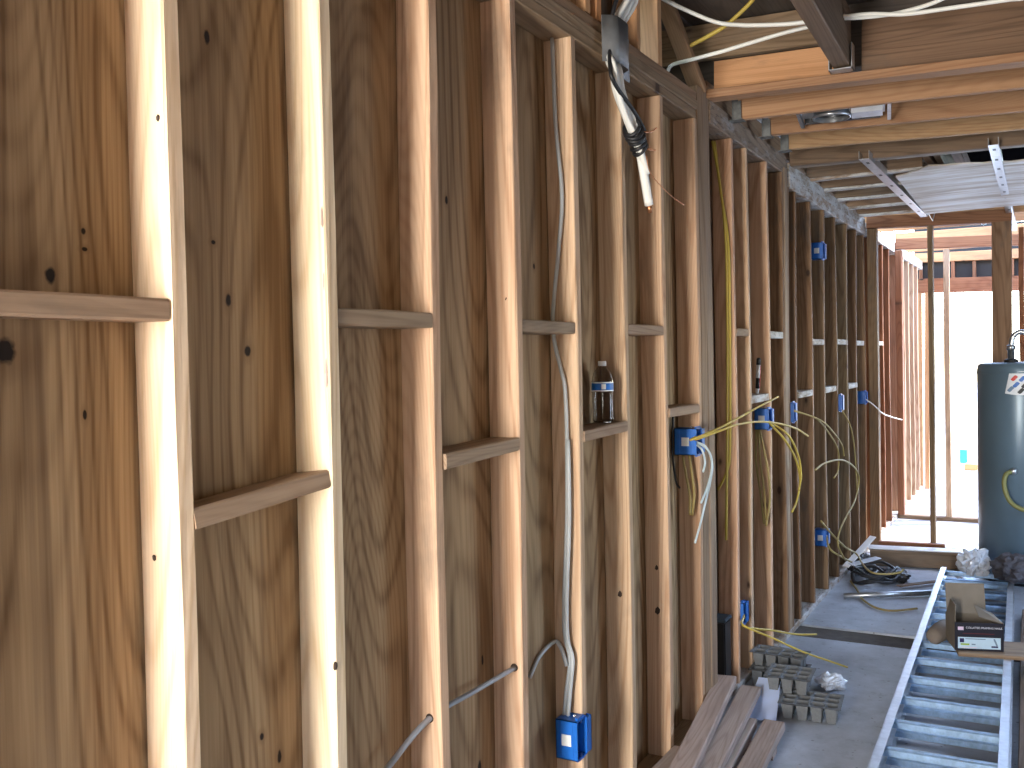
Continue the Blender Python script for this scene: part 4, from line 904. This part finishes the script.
for (p, q, w, m_, lab, cat) in (
    ((0.03, 7.15, 0.10), (0.16, 7.55, 0.26), 0.05, 'pad_white', 'white scrap of board propped up in the debris heap', 'scrap board'),
    ((0.09, 7.05, 0.14), (0.24, 7.25, 0.165), 0.06, 'film', 'pale flat scrap on top of the black cable tangle', 'scrap'),
    ((0.40, 7.05, 0.02), (0.62, 7.30, 0.02), 0.05, 'stud_old', 'brown wood scrap on the floor right of the debris heap', 'scrap board')):
    tag(lumber('board_scrap', p, q, w, 0.008, X, MAT[m_], rough=0), lab, cat)
crumple('plastic_film', (0.80, 7.45, 0.0), (0.11, 0.10, 0.02), MAT['film'], 'torn clear film spread in front of the long timber', 'plastic film', 12.2)
o = lumber('plank', (1.415, 3.9, 0.024), (1.375, 6.6, 0.024), 0.42, 0.045, X, MAT['joist_dark']); tag(o, 'wide dark plank added to darken the floor along the right of the ladder', 'plank')  # dark board put in to darken the floor on this side

# --- water heater
wh = thing('water_heater', 'tall blue-grey water heater tank before the cross wall', 'water heater', (1.125, 7.72, 0))
HM = Matrix.Translation((1.145, 7.72, 0))
R_ = 0.285
lathe('tank', [(R_ - 0.01, 0.02), (R_, 0.03), (R_, 1.50), (R_ - 0.008, 1.535), (R_ - 0.03, 1.545), (0.03, 1.552)], MAT['heater'], wh, HM, n=64)
lathe('base_ring', [(R_ - 0.02, 0.0), (R_ - 0.02, 0.03)], MAT['black'], wh, HM, n=48)
lathe('seam_band', [(R_ + 0.001, 1.47), (R_ + 0.003, 1.473), (R_ + 0.003, 1.482), (R_ + 0.001, 1.485)], MAT['heater'], wh, HM, n=64, cap=False)
face = math.atan2(-7.72, 1.321 - 1.145)     # label faces down the room
def patch(name, th0, th1, z0, z1, mat, dr=0.002, shear=0.0, parent=wh):
    V = []; Fs = []; n = 10
    for i in range(n + 1):
        t_ = i / n; a = face + th0 + (th1 - th0) * t_
        for z in (z0, z1):
            aa = a + shear * (1 if z == z1 else 0)
            V.append(((R_ + dr) * math.cos(aa), (R_ + dr) * math.sin(aa), z + 0.012 * math.sin(t_ * math.pi) * (1 if z == z1 else -1)))
    for i in range(n): Fs.append((2 * i, 2 * i + 2, 2 * i + 3, 2 * i + 1))
    return mesh_obj(name, V, Fs, mat, parent, HM)
emb = patch('emblem', -0.36, 0.30, 1.335, 1.475, MAT['pad_white'], 0.0025, 0.10)
for (a, z, m_) in ((-0.12, 1.44, 'red'), (0.05, 1.435, 'lblue'), (0.22, 1.44, 'lblue'), (-0.08, 1.395, 'lblue'), (0.10, 1.39, 'black'), (0.24, 1.40, 'lblue'), (-0.2, 1.365, 'ink_grey'), (0.02, 1.352, 'black')):
    patch('emblem_mark', a - 0.11, a - 0.0, z - 0.008, z + 0.008, MAT[m_], 0.004, 0.05, emb)
PMx = HM @ Matrix.Translation((-0.06, -0.12, 1.545))
lathe('pipe_collar', [(0.045, 0), (0.045, 0.02), (0.030, 0.028)], MAT['black'], wh, PMx, n=20)
lathe('pipe_nipple', [(0.022, 0.02), (0.022, 0.09), (0.030, 0.09), (0.030, 0.12), (0.020, 0.125)], MAT['steel'], wh, PMx, n=18)
tube('flexible_pipe', [(1.085, 7.60, 1.66), (1.10, 7.60, 1.73), (1.15, 7.60, 1.76), (1.22, 7.60, 1.72), (1.32, 7.62, 1.66)], 0.018, MAT['steel'], wh)
tube('drain_hose', [(1.10, 7.43, 0.80), (1.055, 7.38, 0.78), (1.045, 7.36, 0.70), (1.08, 7.35, 0.60), (1.16, 7.34, 0.55), (1.26, 7.36, 0.55)], 0.016, MAT['hose'], wh)
lathe('valve', [(0.02, 0), (0.024, 0.01), (0.024, 0.03), (0.012, 0.04)], MAT['steel'], wh, Matrix.Translation((1.10, 7.44, 0.80)) @ Matrix.Rotation(math.radians(90), 4, 'X'), n=16)

# --- outdoors, seen through the end opening
tag(boxes('garden_bucket', [((0.12, 16.0, -0.05), (0.22, 16.12, 0.14)), ((0.11, 15.99, 0.13), (0.23, 16.13, 0.15))], MAT['teal'], None, bevel=0.01), 'small teal bucket out on the bright paving beyond the end wall', 'bucket')
tag(boxes('clay_block', [((0.25, 15.0, -0.05), (0.42, 15.15, 0.04))], MAT['terracotta'], None, bevel=0.01), 'terracotta block lying on the paving outside', 'block')
